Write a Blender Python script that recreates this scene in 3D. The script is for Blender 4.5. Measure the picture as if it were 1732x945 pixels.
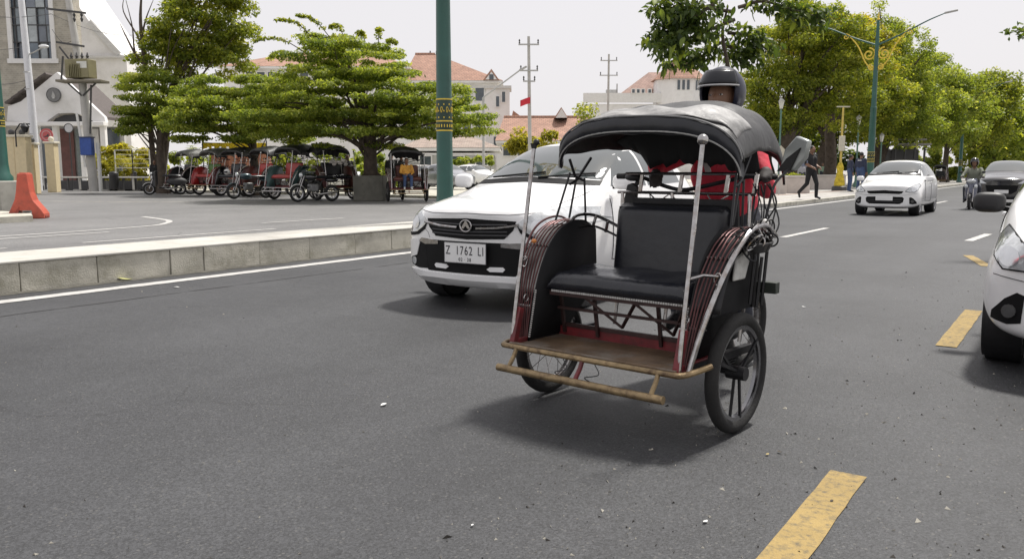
import bpy, bmesh, math, random
import numpy as np
from mathutils import Vector, Matrix
from mathutils.bvhtree import BVHTree
from mathutils.geometry import delaunay_2d_cdt

scene = bpy.context.scene
for o in list(bpy.data.objects):
    bpy.data.objects.remove(o, do_unlink=True)
COL = scene.collection
rad = math.radians
PI = math.pi

# ------------------------------------------------------------------ camera
CAM_H = 1.2
HEAD = rad(34.3)                       # the camera looks 34.3 degrees to the left of the road (+Y)
FPX, PCX, PCY, HOR = 1400.0, 866.0, 472.5, 289.0
PITCH = math.atan((PCY - HOR) / FPX)
cd = bpy.data.cameras.new('camera')
cam = bpy.data.objects.new('camera', cd)
COL.objects.link(cam)
cd.sensor_width = 36.0
cd.lens = 36.0 * FPX / 1732.0
cd.clip_end = 2000
cam.location = (0, 0, CAM_H)
cam.rotation_euler = (PI / 2 - PITCH, 0, HEAD)
scene.camera = cam

# ------------------------------------------------------------------ sky, sun, exposure
SUN_EL, SUN_AZ = rad(63), rad(12)      # azimuth from +Y towards +X: the sun stands beyond the street
world = bpy.data.worlds.new('World')
scene.world = world
world.use_nodes = True
nt = world.node_tree
nt.nodes.clear()
w_out = nt.nodes.new('ShaderNodeOutputWorld')
w_bg = nt.nodes.new('ShaderNodeBackground')
w_sky = nt.nodes.new('ShaderNodeTexSky')
w_sky.sky_type = 'NISHITA'
w_sky.sun_disc = False
w_sky.sun_elevation = SUN_EL
w_sky.sun_rotation = SUN_AZ
w_sky.dust_density = 5.0
w_mix = nt.nodes.new('ShaderNodeMix')
w_mix.data_type = 'RGBA'
w_mix.inputs[0].default_value = 0.86   # a veil of bright white cloud over the blue
w_mix.inputs[7].default_value = (9.5, 9.22, 9.4, 1)
nt.links.new(w_sky.outputs[0], w_mix.inputs[6])
nt.links.new(w_mix.outputs[2], w_bg.inputs[0])
w_bg.inputs[1].default_value = 0.1
nt.links.new(w_bg.outputs[0], w_out.inputs[0])

sl = bpy.data.lights.new('sun', 'SUN')
sl.energy = 5.0
sl.angle = rad(5)
sl.color = (1.0, 0.965, 0.91)
sun = bpy.data.objects.new('sun', sl)
COL.objects.link(sun)
sdir = Vector((math.sin(SUN_AZ) * math.cos(SUN_EL), math.cos(SUN_AZ) * math.cos(SUN_EL), math.sin(SUN_EL)))
sun.rotation_euler = (-sdir).to_track_quat('-Z', 'Y').to_euler()
scene.view_settings.view_transform = 'Standard'
scene.view_settings.look = 'None'
scene.view_settings.exposure = 0.0
scene.view_settings.gamma = 1.0
scene.cycles.max_bounces = 6
scene.cycles.transparent_max_bounces = 6

# ------------------------------------------------------------------ placing
FH = Vector((-math.sin(HEAD), math.cos(HEAD), 0))
RH = Vector((math.cos(HEAD), math.sin(HEAD), 0))

def at(px, d):
    """ground point d metres ahead of the camera in the photograph's column px"""
    k = (px - PCX) / FPX * math.cos(PITCH)
    v = FH * d + RH * (k * d)
    return Vector((v.x, v.y, 0))

def zat(py, d):
    """height of the photograph's row py at distance d"""
    return CAM_H - d * math.tan(PITCH + math.atan((py - PCY) / FPX))

# ------------------------------------------------------------------ materials
MATS = {}
def mat(name, col, rough=0.6, metal=0.0, var=0.12, vscale=6.0, bump=0.0, bscale=40.0, coat=0.0, spec=0.5, dirt=None, dirtamt=0.5, dscale=3.0, world=False):
    if name in MATS:
        return MATS[name]
    m = bpy.data.materials.new(name)
    m.use_nodes = True
    n = m.node_tree.nodes
    l = m.node_tree.links
    b = n['Principled BSDF']
    b.inputs['Roughness'].default_value = rough
    b.inputs['Metallic'].default_value = metal
    b.inputs['Coat Weight'].default_value = coat
    b.inputs['Coat Roughness'].default_value = 0.08
    b.inputs['Specular IOR Level'].default_value = spec
    tc = n.new('ShaderNodeTexCoord')
    if world:
        gp = n.new('ShaderNodeNewGeometry')
        OC = gp.outputs['Position']
    else:
        OC = tc.outputs['Object']
    nz = n.new('ShaderNodeTexNoise')
    nz.inputs['Scale'].default_value = vscale
    nz.inputs['Detail'].default_value = 6
    nz.inputs['Roughness'].default_value = 0.65
    l.new(OC, nz.inputs['Vector'])
    cr = n.new('ShaderNodeValToRGB')
    lo = tuple(c * (1 - var) for c in col)
    hi = tuple(min(1, c * (1 + var)) for c in col)
    cr.color_ramp.elements[0].position = 0.3
    cr.color_ramp.elements[1].position = 0.7
    cr.color_ramp.elements[0].color = (*lo, 1)
    cr.color_ramp.elements[1].color = (*hi, 1)
    l.new(nz.outputs['Fac'], cr.inputs['Fac'])
    last = cr.outputs['Color']
    if dirt is not None:
        n2 = n.new('ShaderNodeTexNoise')
        n2.inputs['Scale'].default_value = dscale
        n2.inputs['Detail'].default_value = 8
        n2.inputs['Roughness'].default_value = 0.7
        l.new(OC, n2.inputs['Vector'])
        r2 = n.new('ShaderNodeValToRGB')
        r2.color_ramp.elements[0].position = 0.48
        r2.color_ramp.elements[1].position = 0.68
        r2.color_ramp.elements[0].color = (0, 0, 0, 1)
        r2.color_ramp.elements[1].color = (dirtamt,) * 3 + (1,)
        l.new(n2.outputs['Fac'], r2.inputs['Fac'])
        mx = n.new('ShaderNodeMix')
        mx.data_type = 'RGBA'
        l.new(r2.outputs['Color'], mx.inputs[0])
        l.new(last, mx.inputs[6])
        mx.inputs[7].default_value = (*dirt, 1)
        last = mx.outputs[2]
    l.new(last, b.inputs['Base Color'])
    if bump > 0:
        n3 = n.new('ShaderNodeTexNoise')
        n3.inputs['Scale'].default_value = bscale
        n3.inputs['Detail'].default_value = 5
        l.new(OC, n3.inputs['Vector'])
        bp = n.new('ShaderNodeBump')
        bp.inputs['Strength'].default_value = bump
        bp.inputs['Distance'].default_value = 0.02
        l.new(n3.outputs['Fac'], bp.inputs['Height'])
        l.new(bp.outputs['Normal'], b.inputs['Normal'])
    MATS[name] = m
    return m

def leaf_mat(name, stops, trans=0.45, rough=0.5):
    m = bpy.data.materials.new(name)
    m.use_nodes = True
    n = m.node_tree.nodes
    l = m.node_tree.links
    n.clear()
    out = n.new('ShaderNodeOutputMaterial')
    at_ = n.new('ShaderNodeAttribute')
    at_.attribute_name = 'tint'
    cr = n.new('ShaderNodeValToRGB')
    els = cr.color_ramp.elements
    els[0].position, els[0].color = stops[0][0], (*stops[0][1], 1)
    els[1].position, els[1].color = stops[-1][0], (*stops[-1][1], 1)
    for p, c in stops[1:-1]:
        e = els.new(p)
        e.color = (*c, 1)
    l.new(at_.outputs['Fac'], cr.inputs['Fac'])
    pr = n.new('ShaderNodeBsdfPrincipled')
    pr.inputs['Roughness'].default_value = rough
    pr.inputs['Specular IOR Level'].default_value = 0.35
    tr = n.new('ShaderNodeBsdfTranslucent')
    br = n.new('ShaderNodeMix')
    br.data_type = 'RGBA'
    br.blend_type = 'MULTIPLY'
    br.inputs[0].default_value = 1.0
    br.inputs[7].default_value = (1.35, 1.3, 0.5, 1)
    l.new(cr.outputs['Color'], br.inputs[6])
    l.new(cr.outputs['Color'], pr.inputs['Base Color'])
    l.new(br.outputs[2], tr.inputs['Color'])
    mx = n.new('ShaderNodeMixShader')
    mx.inputs[0].default_value = trans
    l.new(pr.outputs[0], mx.inputs[1])
    l.new(tr.outputs[0], mx.inputs[2])
    l.new(mx.outputs[0], out.inputs['Surface'])
    MATS[name] = m
    return m

def asphalt_mat(name, dark, light, speck=0.16):
    m = bpy.data.materials.new(name)
    m.use_nodes = True
    n = m.node_tree.nodes
    l = m.node_tree.links
    b = n['Principled BSDF']
    geo = n.new('ShaderNodeNewGeometry')
    def noise(scale, detail=6, rough=0.6):
        z = n.new('ShaderNodeTexNoise')
        z.inputs['Scale'].default_value = scale
        z.inputs['Detail'].default_value = detail
        z.inputs['Roughness'].default_value = rough
        l.new(geo.outputs['Position'], z.inputs['Vector'])
        return z
    big = noise(0.45, 5, 0.6)
    mid = noise(5.0, 8, 0.75)
    fine = noise(90.0, 3, 0.7)
    # wheel tracks run along the road: noise stretched in Y
    mp = n.new('ShaderNodeMapping')
    mp.inputs['Scale'].default_value = (0.9, 0.05, 1)
    l.new(geo.outputs['Position'], mp.inputs['Vector'])
    trk = n.new('ShaderNodeTexNoise')
    trk.inputs['Scale'].default_value = 1.0
    trk.inputs['Detail'].default_value = 4
    l.new(mp.outputs[0], trk.inputs['Vector'])
    def add(a, bb, wa, wb):
        x = n.new('ShaderNodeMath'); x.operation = 'MULTIPLY'; x.inputs[1].default_value = wa
        l.new(a, x.inputs[0])
        y = n.new('ShaderNodeMath'); y.operation = 'MULTIPLY_ADD'; y.inputs[1].default_value = wb
        l.new(bb, y.inputs[0]); l.new(x.outputs[0], y.inputs[2])
        return y.outputs[0]
    s = add(big.outputs['Fac'], mid.outputs['Fac'], 0.48, 0.22)
    s = add(s, trk.outputs['Fac'], 1.0, 0.34)
    s = add(s, fine.outputs['Fac'], 1.0, 0.42)
    cr = n.new('ShaderNodeValToRGB')
    cr.color_ramp.elements[0].position = 0.54
    cr.color_ramp.elements[1].position = 0.90
    cr.color_ramp.elements[0].color = (*dark, 1)
    cr.color_ramp.elements[1].color = (*light, 1)
    l.new(s, cr.inputs['Fac'])
    # pale aggregate showing through the binder
    vo = n.new('ShaderNodeTexVoronoi')
    vo.inputs['Scale'].default_value = 75.0
    l.new(geo.outputs['Position'], vo.inputs['Vector'])
    sep = n.new('ShaderNodeSeparateColor')
    l.new(vo.outputs['Color'], sep.inputs[0])
    gt = n.new('ShaderNodeMath'); gt.operation = 'GREATER_THAN'; gt.inputs[1].default_value = 0.93
    l.new(sep.outputs[0], gt.inputs[0])
    lt = n.new('ShaderNodeMath'); lt.operation = 'LESS_THAN'; lt.inputs[1].default_value = 0.42
    l.new(vo.outputs['Distance'], lt.inputs[0])
    ml = n.new('ShaderNodeMath'); ml.operation = 'MULTIPLY'
    l.new(gt.outputs[0], ml.inputs[0]); l.new(lt.outputs[0], ml.inputs[1])
    m2 = n.new('ShaderNodeMath'); m2.operation = 'MULTIPLY'; m2.inputs[1].default_value = 0.75
    l.new(ml.outputs[0], m2.inputs[0])
    mx = n.new('ShaderNodeMix'); mx.data_type = 'RGBA'
    l.new(m2.outputs[0], mx.inputs[0])
    v2 = n.new('ShaderNodeTexVoronoi'); v2.inputs['Scale'].default_value = 115.0
    l.new(geo.outputs['Position'], v2.inputs['Vector'])
    s2 = n.new('ShaderNodeSeparateColor'); l.new(v2.outputs['Color'], s2.inputs[0])
    g2 = n.new('ShaderNodeMapRange'); g2.inputs[3].default_value = .58; g2.inputs[4].default_value = 1.42
    l.new(s2.outputs[1], g2.inputs[0])
    gm = n.new('ShaderNodeMix'); gm.data_type = 'RGBA'; gm.blend_type = 'MULTIPLY'; gm.inputs[0].default_value = 1
    l.new(cr.outputs['Color'], gm.inputs[6]); l.new(g2.outputs[0], gm.inputs[7])
    l.new(gm.outputs[2], mx.inputs[6])
    mx.inputs[7].default_value = (speck, speck * .97, speck * .92, 1)
    dn = noise(1.6, 4, .6)
    dv = n.new('ShaderNodeVectorMath'); dv.operation = 'MULTIPLY_ADD'
    l.new(dn.outputs['Color'], dv.inputs[0]); dv.inputs[1].default_value = (.5, .5, 0); l.new(geo.outputs['Position'], dv.inputs[2])
    ve = n.new('ShaderNodeTexVoronoi'); ve.feature = 'DISTANCE_TO_EDGE'; ve.inputs['Scale'].default_value = .55
    l.new(dv.outputs[0], ve.inputs['Vector'])
    c1 = n.new('ShaderNodeMath'); c1.operation = 'LESS_THAN'; c1.inputs[1].default_value = .0035
    l.new(ve.outputs['Distance'], c1.inputs[0])
    mk = noise(.33, 2, .5)
    c2 = n.new('ShaderNodeMath'); c2.operation = 'GREATER_THAN'; c2.inputs[1].default_value = .56
    l.new(mk.outputs['Fac'], c2.inputs[0])
    c3 = n.new('ShaderNodeMath'); c3.operation = 'MULTIPLY'; l.new(c1.outputs[0], c3.inputs[0]); l.new(c2.outputs[0], c3.inputs[1])
    c4 = n.new('ShaderNodeMath'); c4.operation = 'MULTIPLY'; c4.inputs[1].default_value = .55; l.new(c3.outputs[0], c4.inputs[0])
    mc = n.new('ShaderNodeMix'); mc.data_type = 'RGBA'
    l.new(c4.outputs[0], mc.inputs[0]); l.new(mx.outputs[2], mc.inputs[6]); mc.inputs[7].default_value = (.012, .012, .013, 1)
    l.new(mc.outputs[2], b.inputs['Base Color'])
    b.inputs['Roughness'].default_value = 0.62
    b.inputs['Specular IOR Level'].default_value = 0.55
    bp = n.new('ShaderNodeBump')
    bp.inputs['Strength'].default_value = 0.7
    bp.inputs['Distance'].default_value = 0.006
    l.new(fine.outputs['Fac'], bp.inputs['Height'])
    l.new(bp.outputs['Normal'], b.inputs['Normal'])
    MATS[name] = m
    return m

def brick_mat(name, c1, c2, mortar, scale, rough=0.85, w=0.5, h=0.25, msize=0.02, axis='XY'):
    m = bpy.data.materials.new(name)
    m.use_nodes = True
    n = m.node_tree.nodes
    l = m.node_tree.links
    b = n['Principled BSDF']
    tc = n.new('ShaderNodeTexCoord')
    vec = tc.outputs['Object']
    if axis == 'XZ':
        sp = n.new('ShaderNodeSeparateXYZ'); cb = n.new('ShaderNodeCombineXYZ')
        l.new(vec, sp.inputs[0]); l.new(sp.outputs[0], cb.inputs[0]); l.new(sp.outputs[2], cb.inputs[1])
        vec = cb.outputs[0]
    br = n.new('ShaderNodeTexBrick')
    br.inputs['Color1'].default_value = (*c1, 1)
    br.inputs['Color2'].default_value = (*c2, 1)
    br.inputs['Mortar'].default_value = (*mortar, 1)
    br.inputs['Scale'].default_value = scale
    br.inputs['Mortar Size'].default_value = msize
    br.inputs['Brick Width'].default_value = w
    br.inputs['Row Height'].default_value = h
    l.new(vec, br.inputs['Vector'])
    nz = n.new('ShaderNodeTexNoise'); nz.inputs['Scale'].default_value = 1.3; nz.inputs['Detail'].default_value = 7
    l.new(tc.outputs['Object'], nz.inputs['Vector'])
    mr = n.new('ShaderNodeMapRange'); mr.inputs[1].default_value = .3; mr.inputs[2].default_value = .7
    mr.inputs[3].default_value = .78; mr.inputs[4].default_value = 1.15
    l.new(nz.outputs['Fac'], mr.inputs[0])
    mx = n.new('ShaderNodeMix'); mx.data_type = 'RGBA'; mx.blend_type = 'MULTIPLY'; mx.inputs[0].default_value = 1
    l.new(br.outputs['Color'], mx.inputs[6]); l.new(mr.outputs[0], mx.inputs[7])
    l.new(mx.outputs[2], b.inputs['Base Color'])
    b.inputs['Roughness'].default_value = rough
    bp = n.new('ShaderNodeBump'); bp.inputs['Strength'].default_value = .4; bp.inputs['Distance'].default_value = .02
    l.new(br.outputs['Fac'], bp.inputs['Height']); bp.invert = True
    l.new(bp.outputs['Normal'], b.inputs['Normal'])
    MATS[name] = m
    return m

asphalt = asphalt_mat('asphalt', (0.0125, 0.0131, 0.0147), (0.054, 0.0553, 0.0588), 0.09)
asphalt_far = asphalt_mat('asphalt_far', (0.10, 0.099, 0.098), (0.19, 0.187, 0.183), 0.26)
white_road = mat('white_road_paint', (0.47, 0.46, 0.44), 0.75, var=0.08, vscale=3, dirt=(0.22, 0.21, 0.20), dirtamt=0.55, dscale=9, bump=.2, bscale=120)
yellow_road = mat('yellow_road_paint', (0.32, 0.225, 0.08), 0.8, var=0.14, vscale=4, dirt=(0.085, 0.078, 0.06), dirtamt=0.85, dscale=28, bump=.3, bscale=120)
concrete = mat('kerb_concrete', (0.47, 0.45, 0.385), 0.9, var=0.2, vscale=2.5, dirt=(0.20, 0.19, 0.135), dirtamt=0.65, dscale=3, bump=.35, bscale=60, world=True)
white_kerb = mat('white_kerb_paint', (0.47, 0.455, 0.415), 0.85, var=0.12, vscale=2, dirt=(0.27, 0.255, 0.21), dirtamt=0.6, dscale=4, world=True)
plaza_mat = brick_mat('plaza_paving', (0.42, 0.40, 0.37), (0.36, 0.345, 0.325), (0.27, 0.26, 0.24), 1.0, w=.8, h=.8, msize=.02)
wht = mat('white_wall_paint', (0.72, 0.71, 0.70), 0.8, var=0.05, vscale=.6, dirt=(0.46, 0.45, 0.42), dirtamt=.55, dscale=.35)
cream = mat('cream_paint', (0.62, 0.52, 0.33), 0.75, var=0.08)
black_steel = mat('black_painted_steel', (0.018, 0.018, 0.02), 0.45, 0.3, var=0.3, vscale=20)
black_plastic = mat('black_plastic', (0.016, 0.016, 0.017), 0.5, var=0.25, vscale=15)
rubber = mat('tyre_rubber', (0.018, 0.0175, 0.017), 0.85, var=0.3, vscale=12, bump=.2, bscale=90)
chrome = mat('chrome', (0.40, 0.39, 0.385), 0.20, 1.0, var=0.25, vscale=25, dirt=(0.20, 0.12, 0.07), dirtamt=.5, dscale=30)
alloy = mat('wheel_alloy', (0.45, 0.45, 0.46), 0.35, 0.9, var=0.1)
dark_grey = mat('dark_grey', (0.05, 0.05, 0.052), 0.6, var=0.2)
glass = mat('vehicle_glass', (0.055, 0.066, 0.066), 0.03, 0.0, var=0.06, spec=.7, coat=.4)
glass.node_tree.nodes['Principled BSDF'].inputs['IOR'].default_value = 1.75
reflector = mat('lamp_reflector', (.62, .63, .64), .15, .9, var=.1)
lamp_glass = mat('lamp_glass', (0.55, 0.57, 0.58), 0.08, 0.35, var=0.35, vscale=14, coat=1.0)
white_paint = mat('white_car_paint', (0.80, 0.80, 0.795), 0.26, var=0.02, vscale=3, coat=.8)
green_pole = mat('green_pole_paint', (0.018, 0.088, 0.070), 0.42, var=0.15, vscale=3, coat=.2)
gold = mat('gold_paint', (0.68, 0.50, 0.06), 0.5, var=0.2, vscale=12)
grey_metal = mat('grey_galvanised', (0.42, 0.42, 0.41), 0.55, .3, var=0.15, vscale=5)
pole_conc = mat('pole_concrete', (0.43, 0.42, 0.40), 0.85, var=0.12, vscale=2)
roof_tile = brick_mat('roof_tile', (0.40, 0.23, 0.165), (0.34, 0.19, 0.135), (0.22, 0.14, 0.11), 1.0, w=.4, h=.32, msize=.03)
bark = mat('bark', (0.075, 0.058, 0.045), 0.95, var=0.45, vscale=5, bump=.8, bscale=18)
pale_bark = mat('pale_bark', (0.25, 0.22, 0.17), 0.95, var=0.35, vscale=5, bump=.6, bscale=18)
skin = mat('skin', (0.20, 0.105, 0.065), 0.55, var=0.1)

# ------------------------------------------------------------------ mesh building
class MB:
    def __init__(s):
        s.v = []
        s.f = []
        s.mi = []
        s.cur = 0
    def face(s, idx):
        s.f.append(tuple(idx)); s.mi.append(s.cur)
    def add(s, vs, fs):
        o = len(s.v)
        s.v.extend([tuple(v) for v in vs])
        for f in fs:
            s.face([i + o for i in f])
        return s
    def box(s, c, d, rz=0.0, rx=0.0, ry=0.0, taper=1.0):
        x, y, z = d[0] / 2, d[1] / 2, d[2] / 2
        R = Matrix.Rotation(rz, 3, 'Z') @ Matrix.Rotation(ry, 3, 'Y') @ Matrix.Rotation(rx, 3, 'X')
        P = [(-x, -y, -z), (x, -y, -z), (x, y, -z), (-x, y, -z), (-x * taper, -y * taper, z), (x * taper, -y * taper, z), (x * taper, y * taper, z), (-x * taper, y * taper, z)]
        vs = [R @ Vector(p) + Vector(c) for p in P]
        return s.add(vs, [(0, 3, 2, 1), (4, 5, 6, 7), (0, 1, 5, 4), (1, 2, 6, 5), (2, 3, 7, 6), (3, 0, 4, 7)])
    def bar(s, a, b, w, h, up=(0, 0, 1)):
        a, b = Vector(a), Vector(b)
        t = (b - a).normalized()
        u = Vector(up)
        if abs(t.dot(u)) > .95: u = Vector((1, 0, 0))
        sx = t.cross(u).normalized() * w / 2
        sz = sx.cross(t).normalized() * h / 2
        vs = [a - sx - sz, a + sx - sz, a + sx + sz, a - sx + sz, b - sx - sz, b + sx - sz, b + sx + sz, b - sx + sz]
        return s.add(vs, [(0, 3, 2, 1), (4, 5, 6, 7), (0, 1, 5, 4), (1, 2, 6, 5), (2, 3, 7, 6), (3, 0, 4, 7)])
    def tube(s, path, r, n=8, closed=False, caps=True):
        path = [Vector(p) for p in path]
        m = len(path)
        rr = r if isinstance(r, (list, tuple)) else [r] * m
        o = len(s.v)
        prev = None
        for i, p in enumerate(path):
            if closed:
                t = (path[(i + 1) % m] - path[i - 1])
            else:
                t = path[min(i + 1, m - 1)] - path[max(i - 1, 0)]
            t.normalize()
            if prev is None:
                u = Vector((0, 0, 1)) if abs(t.z) < .9 else Vector((1, 0, 0))
                a = t.cross(u).normalized()
            else:
                a = (prev - t * prev.dot(t))
                a = a.normalized() if a.length > 1e-6 else t.orthogonal().normalized()
            prev = a
            b = t.cross(a)
            for k in range(n):
                th = 2 * PI * k / n
                s.v.append(tuple(p + (a * math.cos(th) + b * math.sin(th)) * rr[i]))
        for i in range(m if closed else m - 1):
            j = (i + 1) % m
            for k in range(n):
                k2 = (k + 1) % n
                s.face((o + i * n + k, o + i * n + k2, o + j * n + k2, o + j * n + k))
        if caps and not closed:
            s.face([o + k for k in range(n)][::-1])
            s.face([o + (m - 1) * n + k for k in range(n)])
        return s
    def cyl(s, a, b, r0, r1=None, n=12):
        return s.tube([a, b], [r0, r0 if r1 is None else r1], n)
    def lathe(s, prof, n=24, c=(0, 0, 0), axis='z', closed=False):
        o = len(s.v)
        m = len(prof)
        for r, h in prof:
            for k in range(n):
                t = 2 * PI * k / n
                a, b = r * math.cos(t), r * math.sin(t)
                p = (a, b, h) if axis == 'z' else ((h, a, b) if axis == 'x' else (b, h, a))
                s.v.append((p[0] + c[0], p[1] + c[1], p[2] + c[2]))
        for i in range(m if closed else m - 1):
            j = (i + 1) % m
            for k in range(n):
                k2 = (k + 1) % n
                s.face((o + i * n + k, o + i * n + k2, o + j * n + k2, o + j * n + k))
        return s
    def sph(s, c, r, n=12, m=8):
        r = r if isinstance(r, (list, tuple)) else (r, r, r)
        vs = [(c[0], c[1], c[2] - r[2])]
        for i in range(1, m):
            a = -PI / 2 + PI * i / m
            for k in range(n):
                t = 2 * PI * k / n
                vs.append((c[0] + r[0] * math.cos(a) * math.cos(t), c[1] + r[1] * math.cos(a) * math.sin(t), c[2] + r[2] * math.sin(a)))
        vs.append((c[0], c[1], c[2] + r[2]))
        fs = [(0, 1 + (k + 1) % n, 1 + k) for k in range(n)]
        for i in range(m - 2):
            for k in range(n):
                a0 = 1 + i * n + k; a1 = 1 + i * n + (k + 1) % n
                fs.append((a0, a1, a1 + n, a0 + n))
        t = len(vs) - 1; b = 1 + (m - 2) * n
        fs += [(b + k, b + (k + 1) % n, t) for k in range(n)]
        return s.add(vs, fs)
    def prism(s, poly, h0, h1, axis='z'):
        """poly of 2D points extruded: z -> (x,y), y -> (x,z), x -> (y,z)"""
        n = len(poly)
        def P(p, h):
            return (p[0], p[1], h) if axis == 'z' else ((p[0], h, p[1]) if axis == 'y' else (h, p[0], p[1]))
        vs = [P(p, h0) for p in poly] + [P(p, h1) for p in poly]
        fs = [tuple(range(n))[::-1], tuple(range(n, 2 * n))] + [(i, (i + 1) % n, (i + 1) % n + n, i + n) for i in range(n)]
        return s.add(vs, fs)
    def grid(s, fn, nu, nv):
        o = len(s.v)
        for i in range(nu + 1):
            for j in range(nv + 1):
                s.v.append(tuple(fn(i / nu, j / nv)))
        for i in range(nu):
            for j in range(nv):
                a = o + i * (nv + 1) + j
                s.face((a, a + 1, a + nv + 2, a + nv + 1))
        return s
    def mesh(s, name, mats, smooth=True, ang=35, fix=True):
        me = bpy.data.meshes.new(name)
        me.from_pydata(s.v, [], s.f)
        mats = mats if isinstance(mats, (list, tuple)) else [mats]
        for m in mats:
            me.materials.append(m)
        if len(mats) > 1:
            me.polygons.foreach_set('material_index', s.mi)
        if fix:
            bm = bmesh.new(); bm.from_mesh(me)
            bmesh.ops.recalc_face_normals(bm, faces=bm.faces)
            bm.to_mesh(me); bm.free()
        if smooth:
            me.polygons.foreach_set('use_smooth', [True] * len(me.polygons))
            me.set_sharp_from_angle(angle=rad(ang))
        me.update()
        return me
    def build(s, name, mats, parent=None, smooth=True, ang=35, bevel=0.0, solid=0.0, subsurf=0, fix=True, loc=None, rot=None):
        me = s.mesh(name, mats, smooth, ang, fix)
        o = bpy.data.objects.new(name, me)
        COL.objects.link(o)
        if parent is not None:
            o.parent = parent
        if loc is not None: o.location = loc
        if rot is not None: o.rotation_euler = rot
        if solid:
            md = o.modifiers.new('solid', 'SOLIDIFY'); md.thickness = solid; md.offset = 0
        if subsurf:
            md = o.modifiers.new('sub', 'SUBSURF'); md.levels = subsurf; md.render_levels = subsurf
        if bevel:
            md = o.modifiers.new('bevel', 'BEVEL'); md.width = bevel; md.segments = 2; md.limit_method = 'ANGLE'; md.angle_limit = rad(40)
        return o

def tag(o, label=None, cat=None, group=None, kind=None):
    if label: o['label'] = label
    if cat: o['category'] = cat
    if group: o['group'] = group
    if kind: o['kind'] = kind
    return o
def thing(name, label, cat, loc=(0, 0, 0), rotz=0.0, group=None):
    o = bpy.data.objects.new(name, None)
    o.empty_display_size = .2
    COL.objects.link(o)
    o.location = loc
    o.rotation_euler = (0, 0, rotz)
    return tag(o, label, cat, group)
def struct(o):
    o['kind'] = 'structure'
    return o
def inst(name, me, parent, loc, rot=(0, 0, 0), sc=(1, 1, 1)):
    o = bpy.data.objects.new(name, me)
    COL.objects.link(o)
    o.parent = parent
    o.location = loc; o.rotation_euler = rot; o.scale = sc
    return o
def evaluated(o):
    dg = bpy.context.evaluated_depsgraph_get()
    dg.update()
    return bpy.data.meshes.new_from_object(o.evaluated_get(dg))
def bake(o):
    """replace an object's mesh by its evaluated mesh"""
    me = evaluated(o)
    o.modifiers.clear()
    o.data = me
    return o
def text_mesh(name, body, size, m, extrude=.002, sx=1.0, align='CENTER'):
    c = bpy.data.curves.new(name, 'FONT')
    c.body = body; c.size = size; c.space_character = 1.22; c.extrude = extrude; c.align_x = align; c.align_y = 'CENTER'
    o = bpy.data.objects.new(name, c)
    COL.objects.link(o)
    me = evaluated(o)
    bpy.data.objects.remove(o, do_unlink=True)
    me.transform(Matrix.Diagonal((sx, 1, 1, 1)))
    me.materials.clear(); me.materials.append(m)
    return me
def arcpts(c, r, a0, a1, n, plane='yz', x=0.0):
    out = []
    for i in range(n + 1):
        t = a0 + (a1 - a0) * i / n
        u, w = c[0] + r * math.cos(t), c[1] + r * math.sin(t)
        out.append((x, u, w) if plane == 'yz' else ((u, x, w) if plane == 'xz' else (u, w, x)))
    return out
def smooth_path(pts, k=6):
    """Catmull-Rom through the points"""
    P = [Vector(p) for p in pts]
    P = [P[0] * 2 - P[1]] + P + [P[-1] * 2 - P[-2]]
    out = []
    for i in range(1, len(P) - 2):
        for j in range(k):
            t = j / k
            a, b, c, d = P[i - 1], P[i], P[i + 1], P[i + 2]
            out.append(.5 * ((2 * b) + (c - a) * t + (2 * a - 5 * b + 4 * c - d) * t * t + (3 * b - a - 3 * c + d) * t ** 3))
    out.append(P[-2])
    return out
# ================================================================== THE SETTING
def sheet(name, poly, z, m, thick=0.0):
    b = MB()
    if thick:
        b.prism(poly, z - thick, z)
    else:
        b.add([(x, y, z) for x, y in poly], [tuple(range(len(poly)))])
    o = b.build(name, m, smooth=False)
    return struct(o)

paving_far = mat('far_ground', (0.30, 0.29, 0.26), 0.95, var=0.2, vscale=.2)
sheet('ground', [(-1500, -1500), (1500, -1500), (1500, 1500), (-1500, 1500)], -0.03, paving_far)
sheet('road', [(-9.2, -40), (4.2, -40), (4.2, 590), (-9.2, 590)], 0.0, asphalt)
sheet('side_road', [(-160, -40), (-9.2, -40), (-9.2, 60), (-160, 60)], -0.004, asphalt_far)
def flat_strip(name, pts, w, z, m, seed=0, ragged=0.0, label=None):
    rnd = random.Random(seed)
    pts = [Vector((p[0], p[1], 0)) for p in pts]
    # resample so that worn edges can wander
    P = []
    for a, b in zip(pts[:-1], pts[1:]):
        k = max(1, int((b - a).length / (0.12 if ragged else 2.0)))
        P += [a.lerp(b, i / k) for i in range(k)]
    P.append(pts[-1])
    b = MB(); vs = []
    for i, p in enumerate(P):
        t = (P[min(i + 1, len(P) - 1)] - P[max(i - 1, 0)]).normalized()
        s = Vector((-t.y, t.x, 0))
        e1, e2 = rnd.uniform(-ragged, ragged), rnd.uniform(-ragged, ragged)
        vs += [(p + s * (w / 2 + e1)), (p - s * (w / 2 + e2))]
    vs = [(v.x, v.y, z) for v in vs]
    b.add(vs, [(2 * i, 2 * i + 1, 2 * i + 3, 2 * i + 2) for i in range(len(P) - 1)])
    o = b.build(name, m, smooth=False, fix=False)
    for p in o.data.polygons:
        if p.normal.z < 0:
            o.data.flip_normals(); break
    return struct(o)

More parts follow.
